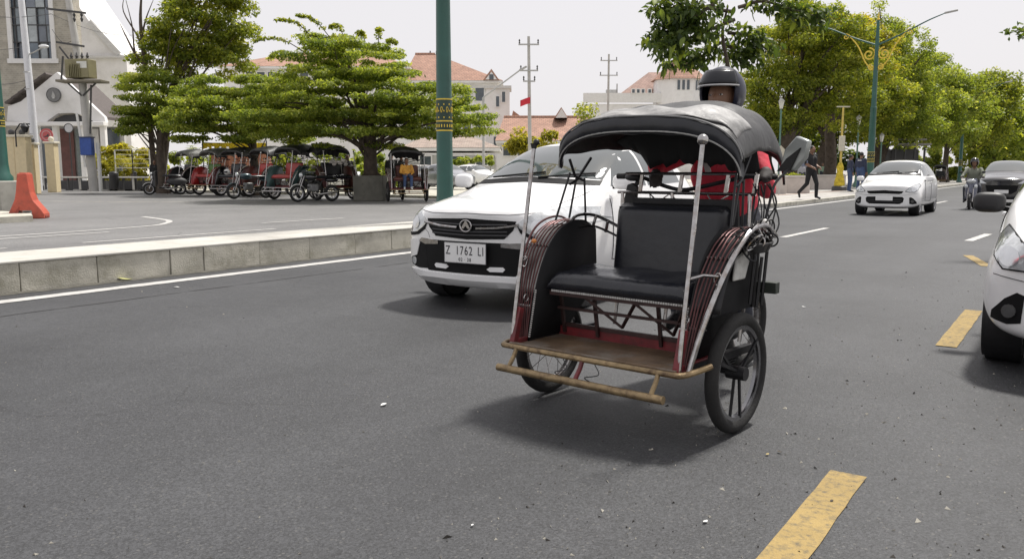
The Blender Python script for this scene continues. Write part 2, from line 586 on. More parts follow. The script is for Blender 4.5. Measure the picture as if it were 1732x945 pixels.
# painted markings of the near carriageway
flat_strip('edge_line', [(-8.17, -6), (-8.12, 9), (-7.95, 20), (-7.85, 30), (-7.85, 120)], 0.19, .005, white_road, 1, .008)
for i, (y0, y1) in enumerate([(1.7, 3.38), (6.3, 8.1), (10.6, 11.5), (16.2, 18.0)]):
    flat_strip('yellow_dash', [(-0.68 - i * .002, y0), (-0.68 - i * .002, y1)], 0.135, .005, yellow_road, 3 + i, .0025)
flat_strip('bay_dash', [(-1.25, 13.4), (-0.9, 12.0)], .13, .005, yellow_road, 9, .006)
flat_strip('bay_dash', [(-1.52, 16.2), (-1.38, 18.2)], .14, .005, white_road, 10, .006)
for i in range(9):
    flat_strip('lane_dash', [(-4.40, 15.2 + i * 9.5), (-4.36, 18.2 + i * 9.5)], 0.13, .005, white_road, 20 + i, .006)
# markings of the far carriageway
flat_strip('lane_line', [(-13.80, -4), (-13.8, 6.2)], .12, .003, white_road, 40, .006)
flat_strip('lane_line', [(-13.80, 7.4), (-13.83, 11.5)], .12, .003, white_road, 41, .006)
flat_strip('lane_line', [(-15.8, -5), (-15.78, 9.0)], .12, .003, white_road, 42, .006)
flat_strip('lane_line', [(-15.62, 12.6), (-15.53, 15.1)], .12, .003, white_road, 43, .006)
flat_strip('stop_line', smooth_path([(-16.4, 5, 0), (-16.45, 8, 0), (-16.8, 10.4, 0), (-17.4, 11.3, 0), (-18.4, 12.0, 0), (-20.4, 12.6, 0)], 5), .14, .003, white_road, 44, .006)
dust = mat('road_dust', (0.30, 0.285, 0.26), 0.95, var=.25, vscale=1.5)
flat_strip('gutter_strip', smooth_path([(-40, 14.8, 0), (-33, 17.2, 0), (-27, 20.5, 0), (-22.6, 23.3, 0), (-19.5, 24.4, 0)], 6), .34, .003, dust, 45, .08)
flat_strip('gutter_strip', [(-8.62, -6), (-8.62, 17)], .16, .003, mat('gutter_dirt', (0.085, 0.080, 0.066), .95, var=.5, vscale=9), 46, .03)

# asphalt seam and patches: real thin layers of later tar
tar = mat('tar_seam', (0.030, 0.029, 0.029), .7, var=.3, vscale=8)
flat_strip('tar_seam', [(-7.35, 1.5), (-7.32, 4.8), (-7.25, 7.5), (-7.28, 12)], .022, .003, tar, 50, .012)
# flat_strip('tar_seam', [(-3.3, -2), (-3.35, 3), (-3.28, 9), (-3.3, 16), (-3.25, 30)], .018, .003, tar, 51, .01)

# the median: kerb stones with a white-painted top
med = MB()
med.prism([(-9.62, -12), (-8.84, -12), (-8.84, 16.0), (-9.2, 16.5), (-9.62, 16.0)], -.02, .27)
median = struct(med.build('median', concrete, smooth=False))
rnd = random.Random(7)
y = -12.0
stone = MB().box((0, 0, 0), (.14, 1, .30)).build('kerb_stone_source', concrete, bevel=.008)
stone_me = evaluated(stone)
bpy.data.objects.remove(stone, do_unlink=True)
lens = [.86, .92, .83, .9, .42, .88]
k = 0
while y < 16.0:
    L = lens[k % len(lens)] * rnd.uniform(.94, 1.06)
    o = inst('kerb_stone', stone_me, median, (-8.77 + rnd.uniform(-.007, .007), y + L / 2, .14 + rnd.uniform(-.005, .004)), (0, rnd.uniform(-.015, .015), rnd.uniform(-.008, .008)), (1, L - .009, 1))
    if k % 2 == 0:
        o2 = inst('kerb_stone', stone_me, median, (-9.69, y + L / 2, .14), (0, 0, 0), (1, L * 1.9 - .016, 1))
    y += L; k += 1
cap = MB()
cap.prism([(-9.76, -12), (-8.69, -12), (-8.69, 16.0), (-9.2, 16.55), (-9.76, 16.0)], .289, .312)
cap.build('painted_top', white_kerb, median, smooth=False, bevel=.006)

# plaza beyond the junction, its kerb and the pavements
pl = MB().prism([(-8.45, 27.5), (-8.40, 140), (-30, 140), (-30, 60), (-23, 52), (-20, 30), (-12, 27.2)], -.02, .11)
plaza = struct(pl.build('plaza', plaza_mat, smooth=False))
kst = MB().box((0, 0, 0), (.16, 1, .15)).build('kerb_source', concrete, bevel=.01)
kst_me = evaluated(kst); bpy.data.objects.remove(kst, do_unlink=True)
for i in range(60):
    inst('kerb_stone', kst_me, plaza, (-8.36, 28.2 + i * 1.2, .055), (0, 0, 0), (1, 1.185, 1))
brownkerb = mat('terracotta_kerb', (0.36, 0.27, 0.22), .9, var=.2, vscale=3)
flat_strip('paving_band', [(-9.9, 29), (-9.9, 100)], .14, .115, concrete, 60)
sheet('pavement', [(-20.6, 9.9), (-22.2, 10.6), (-60, 10.6), (-60, -40), (-20.6, -40)], .14, concrete, .2)
A_, B_ = at(40, 53), at(252, 50)
sheet('far_pavement', [(A_.x, A_.y), (B_.x, B_.y), (-43.5, 28.6), (-30, 28.6), (-22.5, 28.0), (-20.5, 31), (-23.5, 52), (-30.5, 60), (-30.5, 200), (-250, 200), (-250, A_.y)], .12, concrete, .2)
sheet('near_pavement', [(2.6, -40), (8, -40), (8, 400), (2.6, 400)], .13, concrete, .2)
# black and white kerb of the far pavement
bw_kerb = thing('striped_kerb', 'low kerb painted in black and white blocks along the forecourt', 'kerb', at(145, 51.6))
kd = (B_ - A_); kn = 17
kw = mat('kerb_white', (.55, .54, .5), .9, var=.15); kb = mat('kerb_black', (.05, .05, .05), .9, var=.3)
for i in range(kn):
    p = A_.lerp(B_, (i + .5) / kn) - bw_kerb.location
    m_ = kw if i % 2 else kb
    bb = MB().box((p.x, p.y, .12), (kd.length / kn - .03, .34, .3), rz=math.atan2(kd.y, kd.x))
    bb.build('kerb_block', m_, bw_kerb, bevel=.02)

# loose grit and litter on the asphalt
rnd = np.random.default_rng(3)
g = MB()
for i in range(3000):
    d = 2.2 + 9 * rnd.random() ** 1.6
    px_ = rnd.uniform(-40, 1780)
    p = at(px_, d)
    if not (-8.0 < p.x < 2.4): continue
    if p.x < -1.7 and rnd.random() < .90: continue
    s = abs(rnd.normal(0, .0028)) + .0012
    g.add([(p.x + s * rnd.normal(), p.y + s * rnd.normal(), .001), (p.x + s * rnd.normal(), p.y + s * rnd.normal(), .001), (p.x + s * rnd.normal(), p.y + s * rnd.normal(), .001), (p.x, p.y, .003 + s * .9)], [(0, 1, 3), (1, 2, 3), (2, 0, 3)])
    g.mi[-3:] = [int(rnd.random() < .35)] * 3
gr = g.build('gravel', [mat('grit_pale', (.36, .34, .29), .9, var=.3, vscale=30), mat('grit_dark', (.045, .04, .034), .9, var=.3, vscale=30)], smooth=False)
tag(gr, 'loose grit and pale specks scattered over the near asphalt', 'gravel', kind='stuff')
leafy = mat('dry_leaf', (.34, .27, .12), .8, var=.3, vscale=40)
leafd = mat('dark_leaf', (.05, .038, .026), .8, var=.3, vscale=40)
def litter(name, px_, py_, s, m, label, cat='litter', ry=.3, seed=0):
    d = CAM_H / math.tan(PITCH + math.atan((py_ - PCY) / FPX))
    p = at(px_, d)
    r = random.Random(seed)
    b = MB()
    def fn(u, v):
        w = math.sin(PI * min(max(u, .04), .97)) ** .7
        return ((u - .5) * 2, (v - .5) * w * 1.1, .25 * (v - .5) ** 2 + .2 * math.sin(u * 5 + seed) * .4 + .14)
    b.grid(fn, 8, 4)
    o = b.build(name, m, loc=(p.x, p.y, .006), rot=(0, 0, r.uniform(0, 6)))
    o.scale = (s, s, s)
    tag(o, label, cat)
    return o
litter('dead_leaf', 200, 474, .075, mat('yellow_leaf', (.42, .42, .16), .8, var=.3, vscale=30), 'pale yellow green fallen leaf at the foot of the median kerb', 'leaf', seed=1)
litter('dead_leaf', 1339, 766, .012, leafd, 'dark curled leaf scrap behind the rickshaw wheel track', 'leaf', seed=2)
litter('dead_leaf', 1318, 770, .011, leafy, 'pale leaf scrap beside the dark leaf scrap on the asphalt', 'leaf', seed=3)
litter('dead_leaf', 1436, 849, .010, leafd, 'dark leaf scrap touching the edge of the nearest yellow dash', 'leaf', seed=4)
litter('paper_scrap', 288, 487, .03, mat('paper', (.6, .6, .58), .8, var=.1), 'small white paper scrap on asphalt below the median line', 'paper', seed=5)
litter('paper_scrap', 641, 686, .022, MATS['paper'], 'pale flattened paper scrap on the open asphalt', 'paper', seed=6)
litter('paper_scrap', 795, 890, .008, MATS['paper'], 'tiny bright paper speck on the near asphalt at the bottom', 'paper', seed=7)
litter('paper_scrap', 1212, 884, .012, MATS['paper'], 'small pale scrap on asphalt left of the nearest yellow dash', 'paper', seed=8)
litter('paper_scrap', 1370, 520, .02, MATS['paper'], 'pale scrap on asphalt midway between rickshaw and cropped white car', 'paper', seed=9)
# ================================================================== CARS (all face -Y)
def poly_resample(poly, res):
    P = []
    n = len(poly)
    for i in range(n):
        a, b = Vector(poly[i]), Vector(poly[(i + 1) % n])
        k = max(1, int(math.ceil((b - a).length / res)))
        P += [a.lerp(b, j / k) for j in range(k)]
    return P
def inside(p, poly):
    c = False
    n = len(poly)
    j = n - 1
    for i in range(n):
        xi, yi = poly[i]; xj, yj = poly[j]
        if (yi > p[1]) != (yj > p[1]) and p[0] < (xj - xi) * (p[1] - yi) / (yj - yi) + xi:
            c = not c
        j = i
    return c
class Body:
    def __init__(s, me):
        bm = bmesh.new(); bm.from_mesh(me)
        s.bvh = BVHTree.FromBMesh(bm); bm.free()
    def hit(s, p, view):
        if view == 'F': o, d = Vector((p[0], -3, p[1])), Vector((0, 1, 0))
        elif view == 'B': o, d = Vector((p[0], 9, p[1])), Vector((0, -1, 0))
        elif view == 'R': o, d = Vector((3, p[0], p[1])), Vector((-1, 0, 0))
        elif view == 'L': o, d = Vector((-3, p[0], p[1])), Vector((1, 0, 0))
        else: o, d = Vector((p[0], p[1], 4)), Vector((0, 0, -1))
        loc, nor, i, dist = s.bvh.ray_cast(o, d)
        if loc is None:
            loc, nor, i, dist = s.bvh.find_nearest(o + d * (3.2 if view in 'RLF' else 4))
        if nor.dot(d) > 0: nor = -nor
        return loc, nor
    def decal(s, name, poly, view, m, parent, off=.005, res=.035, skirt=.012, smooth=True):
        B = poly_resample(poly, res)
        pts = [(p.x, p.y) for p in B]
        nb = len(pts)
        xs = [p[0] for p in pts]; ys = [p[1] for p in pts]
        x = min(xs) + res * .5
        while x < max(xs):
            y = min(ys) + res * .5
            while y < max(ys):
                if inside((x, y), pts) and min((x - q[0]) ** 2 + (y - q[1]) ** 2 for q in pts) > (res * .45) ** 2:
                    pts.append((x, y))
                y += res
            x += res
        r = delaunay_2d_cdt([Vector(p) for p in pts], [(i, (i + 1) % nb) for i in range(nb)], [], 1, 1e-5)
        V, Fc = r[0], r[2]
        b = MB()
        vs = []
        base = []
        for p in V:
            l, n = s.hit((p[0], p[1]), view)
            vs.append(l + n * off); base.append(l - n * skirt)
        fs = [tuple(f) for f in Fc]
        b.add(vs, fs)
        # skirt along the outline
        cnt = {}
        for f in fs:
            for i in range(len(f)):
                e = (f[i], f[(i + 1) % len(f)])
                cnt[tuple(sorted(e))] = cnt.get(tuple(sorted(e)), 0) + 1
        o = len(b.v)
        b.v.extend([tuple(p) for p in base])
        for e, c in cnt.items():
            if c == 1:
                b.face((e[0], e[1], e[1] + o, e[0] + o))
        return b.build(name, m, parent, smooth=smooth, ang=30)
    def line(s, name, pts, view, m, parent, w=.008, off=.0025):
        P = []
        for a, b_ in zip(pts[:-1], pts[1:]):
            a, b_ = Vector(a), Vector(b_)
            k = max(1, int((b_ - a).length / .04))
            P += [a.lerp(b_, i / k) for i in range(k)]
        P.append(Vector(pts[-1]))
        b = MB()
        path = []
        for p in P:
            l, n = s.hit((p.x, p.y), view)
            path.append(l + n * off)
        b.tube(path, w / 2, 5)
        return b.build(name, m, parent)

def car_body(name, spec, paint, parent):
    """spec: list of stations (y, curv, [(x,z) x 8: bottom centre .. top centre])"""
    b = MB()
    N = 8
    rows = []
    for (y, cv, P) in spec:
        row = []
        for i, (x, z) in enumerate(P):
            yy = y + cv * (x / .8) ** 2
            row.append(len(b.v)); b.v.append((x, yy, z))
        rowm = []
        for i, (x, z) in enumerate(P):
            if x == 0: rowm.append(row[i]); continue
            rowm.append(len(b.v)); b.v.append((-x, y + cv * (x / .8) ** 2, z))
        rows.append((row, rowm))
    for (r0, m0), (r1, m1) in zip(rows[:-1], rows[1:]):
        for i in range(N - 1):
            b.face((r0[i], r0[i + 1], r1[i + 1], r1[i]))
            b.face((m0[i + 1], m0[i], m1[i], m1[i + 1]))
    for (r, m, sgn, y, cv) in ((rows[0][0], rows[0][1], -1, spec[0][0], spec[0][1]), (rows[-1][0], rows[-1][1], 1, spec[-1][0], spec[-1][1])):
        # caps: rows of quads across the width with inner columns
        prev = None
        for i in range(1, N - 1):
            x, z = b.v[r[i]][0], b.v[r[i]][2]
            cols = [m[i]]
            for fx in (-.5, 0, .5):
                if i == 1 and fx == 0: cols.append(r[0]); continue
                if i == N - 2 and fx == 0: cols.append(r[N - 1]); continue
                cols.append(len(b.v)); b.v.append((x * fx, y + cv * (x * fx / .8) ** 2, z))
            cols.append(r[i])
            if prev:
                for k in range(4):
                    b.face((prev[k], prev[k + 1], cols[k + 1], cols[k]))
            prev = cols
            if i == 1: first = cols
        last = prev
        # stitch inner columns of first/last row to the rim
        b.face((m[1], first[1], r[0])); b.face((r[0], first[3], r[1]))
        b.face((m[N - 2], r[N - 1], last[1])); b.face((r[N - 1], r[N - 2], last[3]))
    return b

def wheel_mesh(R, w, rim_m, spokes=5):
    """wheel axis along x; returns (tyre mesh, rim mesh)"""
    t = MB().lathe([(R * .62, -w * .42), (R * .70, -w * .5), (R * .93, -w * .5), (R * .985, -w * .40), (R, -w * .2), (R, w * .2), (R * .985, w * .40), (R * .93, w * .5), (R * .70, w * .5), (R * .62, w * .42)], 36, axis='x', closed=True)
    r = MB()
    r.lathe([(R * .60, -w * .4), (R * .66, -w * .47), (R * .68, -w * .40), (R * .66, w * .40), (R * .66, w * .47), (R * .60, w * .4)], 36, axis='x', closed=True)
    for side in (-1, 1):
        r.cyl((side * w * .2, 0, 0), (side * w * .42, 0, 0), R * .16, R * .13, 16)
        for k in range(spokes):
            a = 2 * PI * k / spokes
            for dd in (-.09, .09):
                p0 = (side * w * .38, R * .1 * math.cos(a), R * .1 * math.sin(a))
                p1 = (side * w * .34, R * .62 * math.cos(a + dd), R * .62 * math.sin(a + dd))
                r.bar(p0, p1, R * .075, w * .12, up=(1, 0, 0))
    r.cyl((-w * .12, 0, 0), (w * .12, 0, 0), R * .6, R * .6, 28)
    return t.mesh('tyre', rubber), r.mesh('rim', rim_m)

HATCH = [
    (0.00, .15, [(0, .25), (.55, .24), (.68, .33), (.695, .52), (.685, .70), (.60, .80), (.34, .84), (0, .85)]),
    (0.07, .15, [(0, .20), (.66, .19), (.815, .32), (.83, .54), (.80, .76), (.68, .875), (.37, .92), (0, .93)]),
    (0.42, .10, [(0, .19), (.72, .19), (.84, .33), (.845, .58), (.81, .80), (.70, .925), (.38, .985), (0, 1.0)]),
    (0.90, .06, [(0, .19), (.72, .19), (.825, .34), (.832, .62), (.805, .90), (.72, 1.00), (.42, 1.055), (0, 1.07)]),
    (1.12, .05, [(0, .19), (.72, .19), (.825, .34), (.832, .64), (.80, .955), (.70, 1.08), (.45, 1.16), (0, 1.18)]),
    (1.72, .03, [(0, .19), (.72, .19), (.825, .34), (.832, .66), (.80, .97), (.605, 1.385), (.42, 1.475), (0, 1.495)]),
    (2.35, .0, [(0, .19), (.72, .19), (.825, .34), (.832, .68), (.80, .985), (.61, 1.43), (.42, 1.505), (0, 1.52)]),
    (3.05, .0, [(0, .19), (.72, .19), (.825, .34), (.832, .70), (.79, 1.0), (.59, 1.40), (.40, 1.475), (0, 1.49)]),
    (3.45, -.04, [(0, .21), (.70, .21), (.80, .34), (.81, .68), (.77, .98), (.60, 1.18), (.40, 1.24), (0, 1.26)]),
    (3.62, -.10, [(0, .28), (.62, .28), (.70, .36), (.71, .66), (.69, .90), (.60, 1.0), (.38, 1.04), (0, 1.05)]),
]
OLDH = [(y, c, [(x, z - (.055 if (k < 4 and i >= 3) else 0) * (1 if i > 3 else .5)) for i, (x, z) in enumerate(P)]) for k, (y, c, P) in enumerate(HATCH)]
SEDAN_SUV = [(y * 1.1, c, [(x * 1.03, z * (1.0 if z < .95 else 1.0) * 1.05) for x, z in P]) for y, c, P in HATCH]

def car(name, label, loc, rotz=0.0, style='new', paint=None, group=None, plate=None, spec=HATCH, R=.275, rim_m=None, detail=True, mirror_m=None):
    paint = paint or white_paint
    t = thing(name, label, 'car', loc, rotz, group)
    ys = spec[-1][0] / 3.62
    b = car_body(name, spec, paint, t)
    body = b.build('body', paint, t, smooth=True, subsurf=3 if detail else 2, ang=180)
    bake(body)
    B = Body(body.data)
    wy = [.70 * ys, 3.10 * ys]
    # wheel arches
    cut = MB()
    for yy in wy:
        for sx in (-1, 1):
            cut.cyl((sx * .50, yy, R + .015), (sx * 1.1, yy, R + .015), R + .045, None, 32)
    co = cut.build('cutter', black_plastic)
    md = body.modifiers.new('arches', 'BOOLEAN'); md.operation = 'DIFFERENCE'; md.object = co; md.solver = 'EXACT'
    bake(body)
    bpy.data.objects.remove(co, do_unlink=True)
    body.data.polygons.foreach_set('use_smooth', [True] * len(body.data.polygons))
    body.data.set_sharp_from_angle(angle=rad(40))
    body.data.materials.clear(); body.data.materials.append(paint)
    tm, rm = wheel_mesh(R, .175, rim_m or alloy)
    for yy in wy:
        for sx in (-1, 1):
            w = inst('tyre', tm, t, (sx * .70, yy, R)); inst('rim', rm, w, (0, 0, 0))
            MB().lathe([(R + .02, -.13), (R + .035, .07), (R + .03, .07), (R + .0, -.15)], 24, axis='x').build('wheel_liner', black_plastic, t, loc=(sx * (.68), yy, R + .015))
    bl = mat('car_black_trim', (.006, .006, .0065), .6, var=.2, spec=.2)
    # glass
    ws = [(-.66, 1.115), (-.5, 1.135), (0, 1.15), (.5, 1.135), (.66, 1.115), (.605, 1.27), (.535, 1.405), (.3, 1.445), (0, 1.455), (-.3, 1.445), (-.535, 1.405), (-.605, 1.27)]
    zs = spec[5][2][7][1] / 1.495
    ws = [(x, z * zs) for x, z in ws]
    B.decal('windscreen', ws, 'F', glass, t, off=.004, res=.05)
    for v in 'LR':
        B.decal('side_window', [(1.28 * ys, 1.06 * zs), (2.02 * ys, 1.06 * zs), (2.02 * ys, 1.40 * zs), (1.78 * ys, 1.38 * zs), (1.5 * ys, 1.24 * zs)], v, glass, t, off=.004, res=.06)
        B.decal('side_window', [(2.08 * ys, 1.06 * zs), (2.95 * ys, 1.08 * zs), (2.85 * ys, 1.38 * zs), (2.08 * ys, 1.40 * zs)], v, glass, t, off=.004, res=.06)
        B.line('door_seam', [(1.16 * ys, .95), (1.14 * ys, .4), (2.03 * ys, .36), (2.05 * ys, 1.0)], v, bl, t)
        dh = MB().box(((1 if v == 'R' else -1) * .84, 1.9 * ys, .88), (.03, .16, .035)).build('door_handle', paint, t, bevel=.01)
    for sx in (-1, 1):
        mz = 1.10 if style != 'old' else .985
        m = MB().sph((0, 0, 0), (1, 1, 1), 28, 16)
        m.v = [(sx * .895 + .10 * math.copysign(abs(a) ** .6, a), 1.20 * ys + .06 * math.copysign(abs(b_) ** .8, b_), mz + .07 * math.copysign(abs(c) ** .65, c)) for a, b_, c in m.v]
        mo = m.build('mirror', mirror_m or paint, t)
        MB().bar((sx * .78, 1.24 * ys, mz - .05), (sx * .88, 1.22 * ys, mz - .03), .05, .03).build('mirror_arm', bl, mo)
    B.line('hood_seam', [(-.62, .86), (-.66, .98), (-.68, 1.06)], 'F', dark_grey, t, w=.006, off=.0)
    B.line('hood_seam', [(.62, .86), (.66, .98), (.68, 1.06)], 'F', dark_grey, t, w=.006, off=.0)
    if detail:
        cowl = [(-.68, 1.068), (0, 1.098), (.68, 1.068), (.665, 1.108), (0, 1.142), (-.665, 1.108)]
        B.decal('cowl', [(x, z * zs) for x, z in cowl], 'F', bl, t, off=.006)
        for (x0, x1, z1) in ((-.45, .12, 1.175), (.1, .58, 1.165)):
            B.line('wiper', [(x0, 1.125 * zs), (x1, z1 * zs)], 'F', bl, t, w=.018, off=.016)
    if style == 'new':
        B.line('hood_seam', [(-.60, .855), (-.40, .835), (0, .842), (.40, .835), (.60, .855)], 'F', dark_grey, t, w=.007, off=.0)
        B.line('bumper_seam', [(-.50, .69), (-.46, .66), (-.44, .615)], 'F', dark_grey, t, w=.005, off=.0)
        # wide hexagonal grille with two chrome-edged bars, swept headlights, tall corner intakes
        B.decal('grille', [(-.465, .785), (-.3, .79), (0, .80), (.3, .79), (.465, .785), (.44, .71), (.36, .635), (0, .62), (-.36, .635), (-.44, .71)], 'F', bl, t, off=.004)
        for z0 in (.655, .685, .745):
            B.line('grille_slat', [(-.39, z0 + .01), (0, z0), (.39, z0 + .01)], 'F', dark_grey, t, w=.014, off=.010)
        B.line('chrome_strip', [(-.49, .755), (-.3, .728), (-.10, .718)], 'F', chrome, t, w=.026, off=.010)
        B.line('chrome_strip', [(.49, .755), (.3, .728), (.10, .718)], 'F', chrome, t, w=.026, off=.010)
        for s_ in (-1, 1):
            hl = B.decal('headlight', [(s_ * x, z) for x, z in [(.47, .765), (.50, .70), (.60, .645), (.72, .63), (.805, .66), (.815, .78), (.79, .885), (.70, .90), (.58, .845)]], 'F', lamp_glass, t, off=.006, res=.03)
            B.decal('lamp_bowl', [(s_ * (.64 + .058 * math.cos(a)), .745 + .058 * math.sin(a)) for a in [i * PI / 6 for i in range(12)]], 'F', reflector, hl, off=.010, res=.03)
            B.decal('lamp_bezel', [(s_ * x, z) for x, z in [(.475, .745), (.50, .69), (.60, .635), (.72, .62), (.80, .65), (.72, .648), (.61, .662), (.52, .71)]], 'F', bl, hl, off=.009, res=.03)
            B.decal('corner_intake', [(s_ * x, z) for x, z in [(.50, .575), (.62, .57), (.72, .43), (.74, .36), (.60, .335), (.46, .34)]], 'F', bl, t, off=.004)
            B.decal('intake_trim', [(s_ * x, z) for x, z in [(.33, .595), (.55, .61), (.585, .58), (.50, .555), (.33, .565)]], 'F', chrome, t, off=.007)
            B.decal('corner_fin', [(s_ * x, z) for x, z in [(.60, .60), (.74, .58), (.735, .42), (.62, .45), (.575, .56)]], 'F', paint, t, off=.012)
            B.decal('fog_lamp', [(s_ * (.668 + .034 * math.cos(a)), .395 + .036 * math.sin(a)) for a in [i * PI / 5 for i in range(10)]], 'F', lamp_glass, t, off=.010, res=.03)
            B.decal('day_lamp', [(s_ * x, z) for x, z in [(.20, .375), (.23, .395), (.35, .398), (.37, .38), (.35, .358), (.23, .355)]], 'F', mat('day_lamp', (.85, .85, .85), .2, var=.02), t, off=.012, res=.03)
        B.decal('lower_grille', [(-.50, .60), (.50, .60), (.52, .40), (.46, .325), (-.46, .325), (-.52, .40)], 'F', bl, t, off=.003)
        lp = B.decal('bumper_lip', [(-.78, .335), (-.5, .315), (0, .31), (.5, .315), (.78, .335), (.74, .255), (.45, .225), (0, .22), (-.45, .225), (-.74, .255)], 'F', paint, t, off=.022)
        # emblem: chrome ring with a stylised A-shaped mark
        l, n = B.hit((0, .735), 'F')
        em = MB()
        ring = [(.058 * math.cos(a), l.y - .018, .735 + .049 * math.sin(a)) for a in [i * 2 * PI / 28 for i in range(28)]]
        em.tube(ring, .008, 6, closed=True)
        eo = em.build('emblem', chrome, t)
        disc = MB().prism([(.053 * math.cos(a), .735 + .044 * math.sin(a)) for a in [i * 2 * PI / 28 for i in range(28)]], l.y - .012, l.y + .02, axis='y').build('emblem_disc', bl, eo)
        mk = MB()
        mk.prism([(-.007, .777), (.007, .777), (.016, .764), (0, .75), (-.016, .764)], l.y - .022, l.y - .010, 'y')
        for s_ in (-1, 1):
            mk.prism([(s_ * .0, .750), (s_ * .016, .764), (s_ * .047, .714), (s_ * .027, .71), (s_ * .0, .735)][::s_], l.y - .022, l.y - .010, 'y')
        mk.build('emblem_mark', chrome, eo)
    elif style == 'old':
        # rounded face with two wide dark slots
        B.decal('upper_grille', [(-.46, .66), (0, .685), (.46, .66), (.42, .60), (.36, .585), (0, .595), (-.36, .585), (-.42, .60)], 'F', bl, t, off=.005)
        B.decal('lower_grille', [(-.48, .47), (-.44, .51), (0, .52), (.44, .51), (.48, .47), (.46, .37), (.38, .32), (-.38, .32), (-.46, .37)], 'F', bl, t, off=.005)
        for z0 in (.38, .43):
            B.line('grille_slat', [(-.43, z0), (.43, z0)], 'F', dark_grey, t, w=.014, off=.010)
        for s_ in (-1, 1):
            hl = B.decal('headlight', [(s_ * x, z) for x, z in [(.50, .655), (.60, .63), (.72, .635), (.775, .70), (.775, .80), (.735, .86), (.67, .82), (.57, .735)]], 'F', lamp_glass, t, off=.006, res=.03)
            B.decal('lamp_bowl', [(s_ * (0.69 + .052 * math.cos(a)), .705 + .055 * math.sin(a)) for a in [i * PI / 6 for i in range(12)]], 'F', reflector, hl, off=.012, res=.03)
            B.line('lamp_seam', [(s_ * x, z) for x, z in [(.50, .655), (.60, .63), (.72, .635), (.775, .70), (.775, .80), (.735, .86), (.67, .82), (.57, .735), (.50, .655)]], 'F', bl, hl, w=.012, off=.004)
            fg = B.decal('fog_recess', [(s_ * x, z) for x, z in [(.60, .49), (.64, .505), (.70, .465), (.765, .385), (.77, .335), (.68, .315), (.61, .33)]], 'F', bl, t, off=.004)
            B.decal('fog_lamp', [(s_ * (0.672 + .036 * math.cos(a)), .395 + .040 * math.sin(a)) for a in [i * PI / 6 for i in range(12)]], 'F', mat('fog_glass', (.10, .10, .10), .15, .3, var=.3), fg, off=.014, res=.03)
        B.line('bumper_seam', [(-.77, .60), (-.5, .555), (0, .55), (.5, .555), (.77, .60)], 'F', dark_grey, t, w=.005)
        if plate is None:
            l, n = B.hit((0, .47), 'F')
            MB().box((0, l.y - .02, .47), (.43, .012, .12)).build('number_plate', mat('plate_blank', (.75, .75, .74), .5, var=.05), t, bevel=.006)
    else:
        # plain far car: dark mouth, lamps
        B.decal('grille', [(-.5, .70), (.5, .70), (.45, .50), (.3, .40), (-.3, .40), (-.45, .50)], 'F', bl, t, off=.005)
        for s_ in (-1, 1):
            B.decal('headlight', [(s_ * x, z) for x, z in [(.46, .76), (.72, .76), (.76, .88), (.62, .86)]], 'F', lamp_glass, t, off=.008)
        l, n = B.hit((0, .48), 'F')
        MB().box((0, l.y - .02, .48), (.43, .012, .12)).build('number_plate', mat('plate_blank', (.75, .75, .74), .5, var=.05), t, bevel=.006)
        B.decal('rear_window', [(-.5, 1.12 * zs), (.5, 1.12 * zs), (.44, 1.36 * zs), (-.44, 1.36 * zs)], 'B', glass, t, off=.004, res=.08)
    if plate:
        l, n = B.hit((0, .52), 'F')
        py = l.y - .03
        po = MB().box((0, py, .505), (.44, .012, .175)).build('number_plate', mat('plate_white', (.80, .80, .79), .45, var=.04), t, bevel=.006)
        ink = mat('plate_ink', (.03, .03, .035), .6, var=.1)
        for tx, xx in zip(plate[0], (-.178, -.008, .165)):
            inst('plate_text', text_mesh('plate_text', tx, .106, ink, .001, sx=.72), po, (xx, py - .0075, .522), (PI / 2, 0, 0))
        sm = text_mesh('plate_date', plate[1], .042, ink, .001, sx=.9)
        inst('plate_date', sm, po, (0, py - .0075, .448), (PI / 2, 0, 0))
        fr = MB()
        for (c, d) in (((0, py - .003, .594), (.44, .012, .004)), ((0, py - .003, .416), (.44, .012, .004)), ((-.219, py - .003, .505), (.004, .012, .175)), ((.219, py - .003, .505), (.004, .012, .175))):
            fr.box(c, d)
        fr.build('plate_frame', ink, po)
        MB().box((0, py + .09, .50), (.16, .18, .05)).build('plate_bracket', bl, po)
    return t
# ================================================================== PEOPLE (face -Y, one continuous remeshed body each)
def capsule(b, p, q, r0, r1, n=10):
    p, q = Vector(p), Vector(q)
    t = (q - p)
    L = max(t.length, 1e-4)
    t = t / L
    path, rr = [], []
    for k in (1.0, .8, .45):
        path.append(p - t * r0 * k); rr.append(r0 * math.sqrt(max(0.02, 1 - k * k)))
    for k in (0, .25, .5, .75, 1):
        path.append(p.lerp(q, k)); rr.append(r0 + (r1 - r0) * k)
    for k in (.45, .8, 1.0):
        path.append(q + t * r1 * k); rr.append(r1 * math.sqrt(max(0.02, 1 - k * k)))
    b.tube(path, rr, n)

STAND = dict(pel=(0, 0, .92), wai=(0, 0, 1.06), che=(0, .0, 1.25), nec=(0, .01, 1.42), hed=(0, -.015, 1.55),
             sl=(.175, .01, 1.36), el=(.23, .04, 1.10), wl=(.235, -.04, .87), sr=(-.175, .01, 1.36), er=(-.23, .04, 1.10), wr=(-.235, -.04, .87),
             hl=(.085, 0, .90), kl=(.10, -.02, .49), al=(.10, .02, .09), tl=(.115, -.14, .035), hr=(-.085, 0, .90), kr=(-.10, -.02, .49), ar=(-.10, .02, .09), tr=(-.115, -.14, .035))
WALK = dict(STAND, kl=(.09, -.16, .50), al=(.09, -.16, .10), tl=(.10, -.30, .05), kr=(-.09, .06, .50), ar=(-.09, .38, .22), tr=(-.10, .33, .08),
            el=(.22, .10, 1.12), wl=(.20, -.10, 1.02), er=(-.22, .02, 1.10), wr=(-.17, -.20, 1.00))
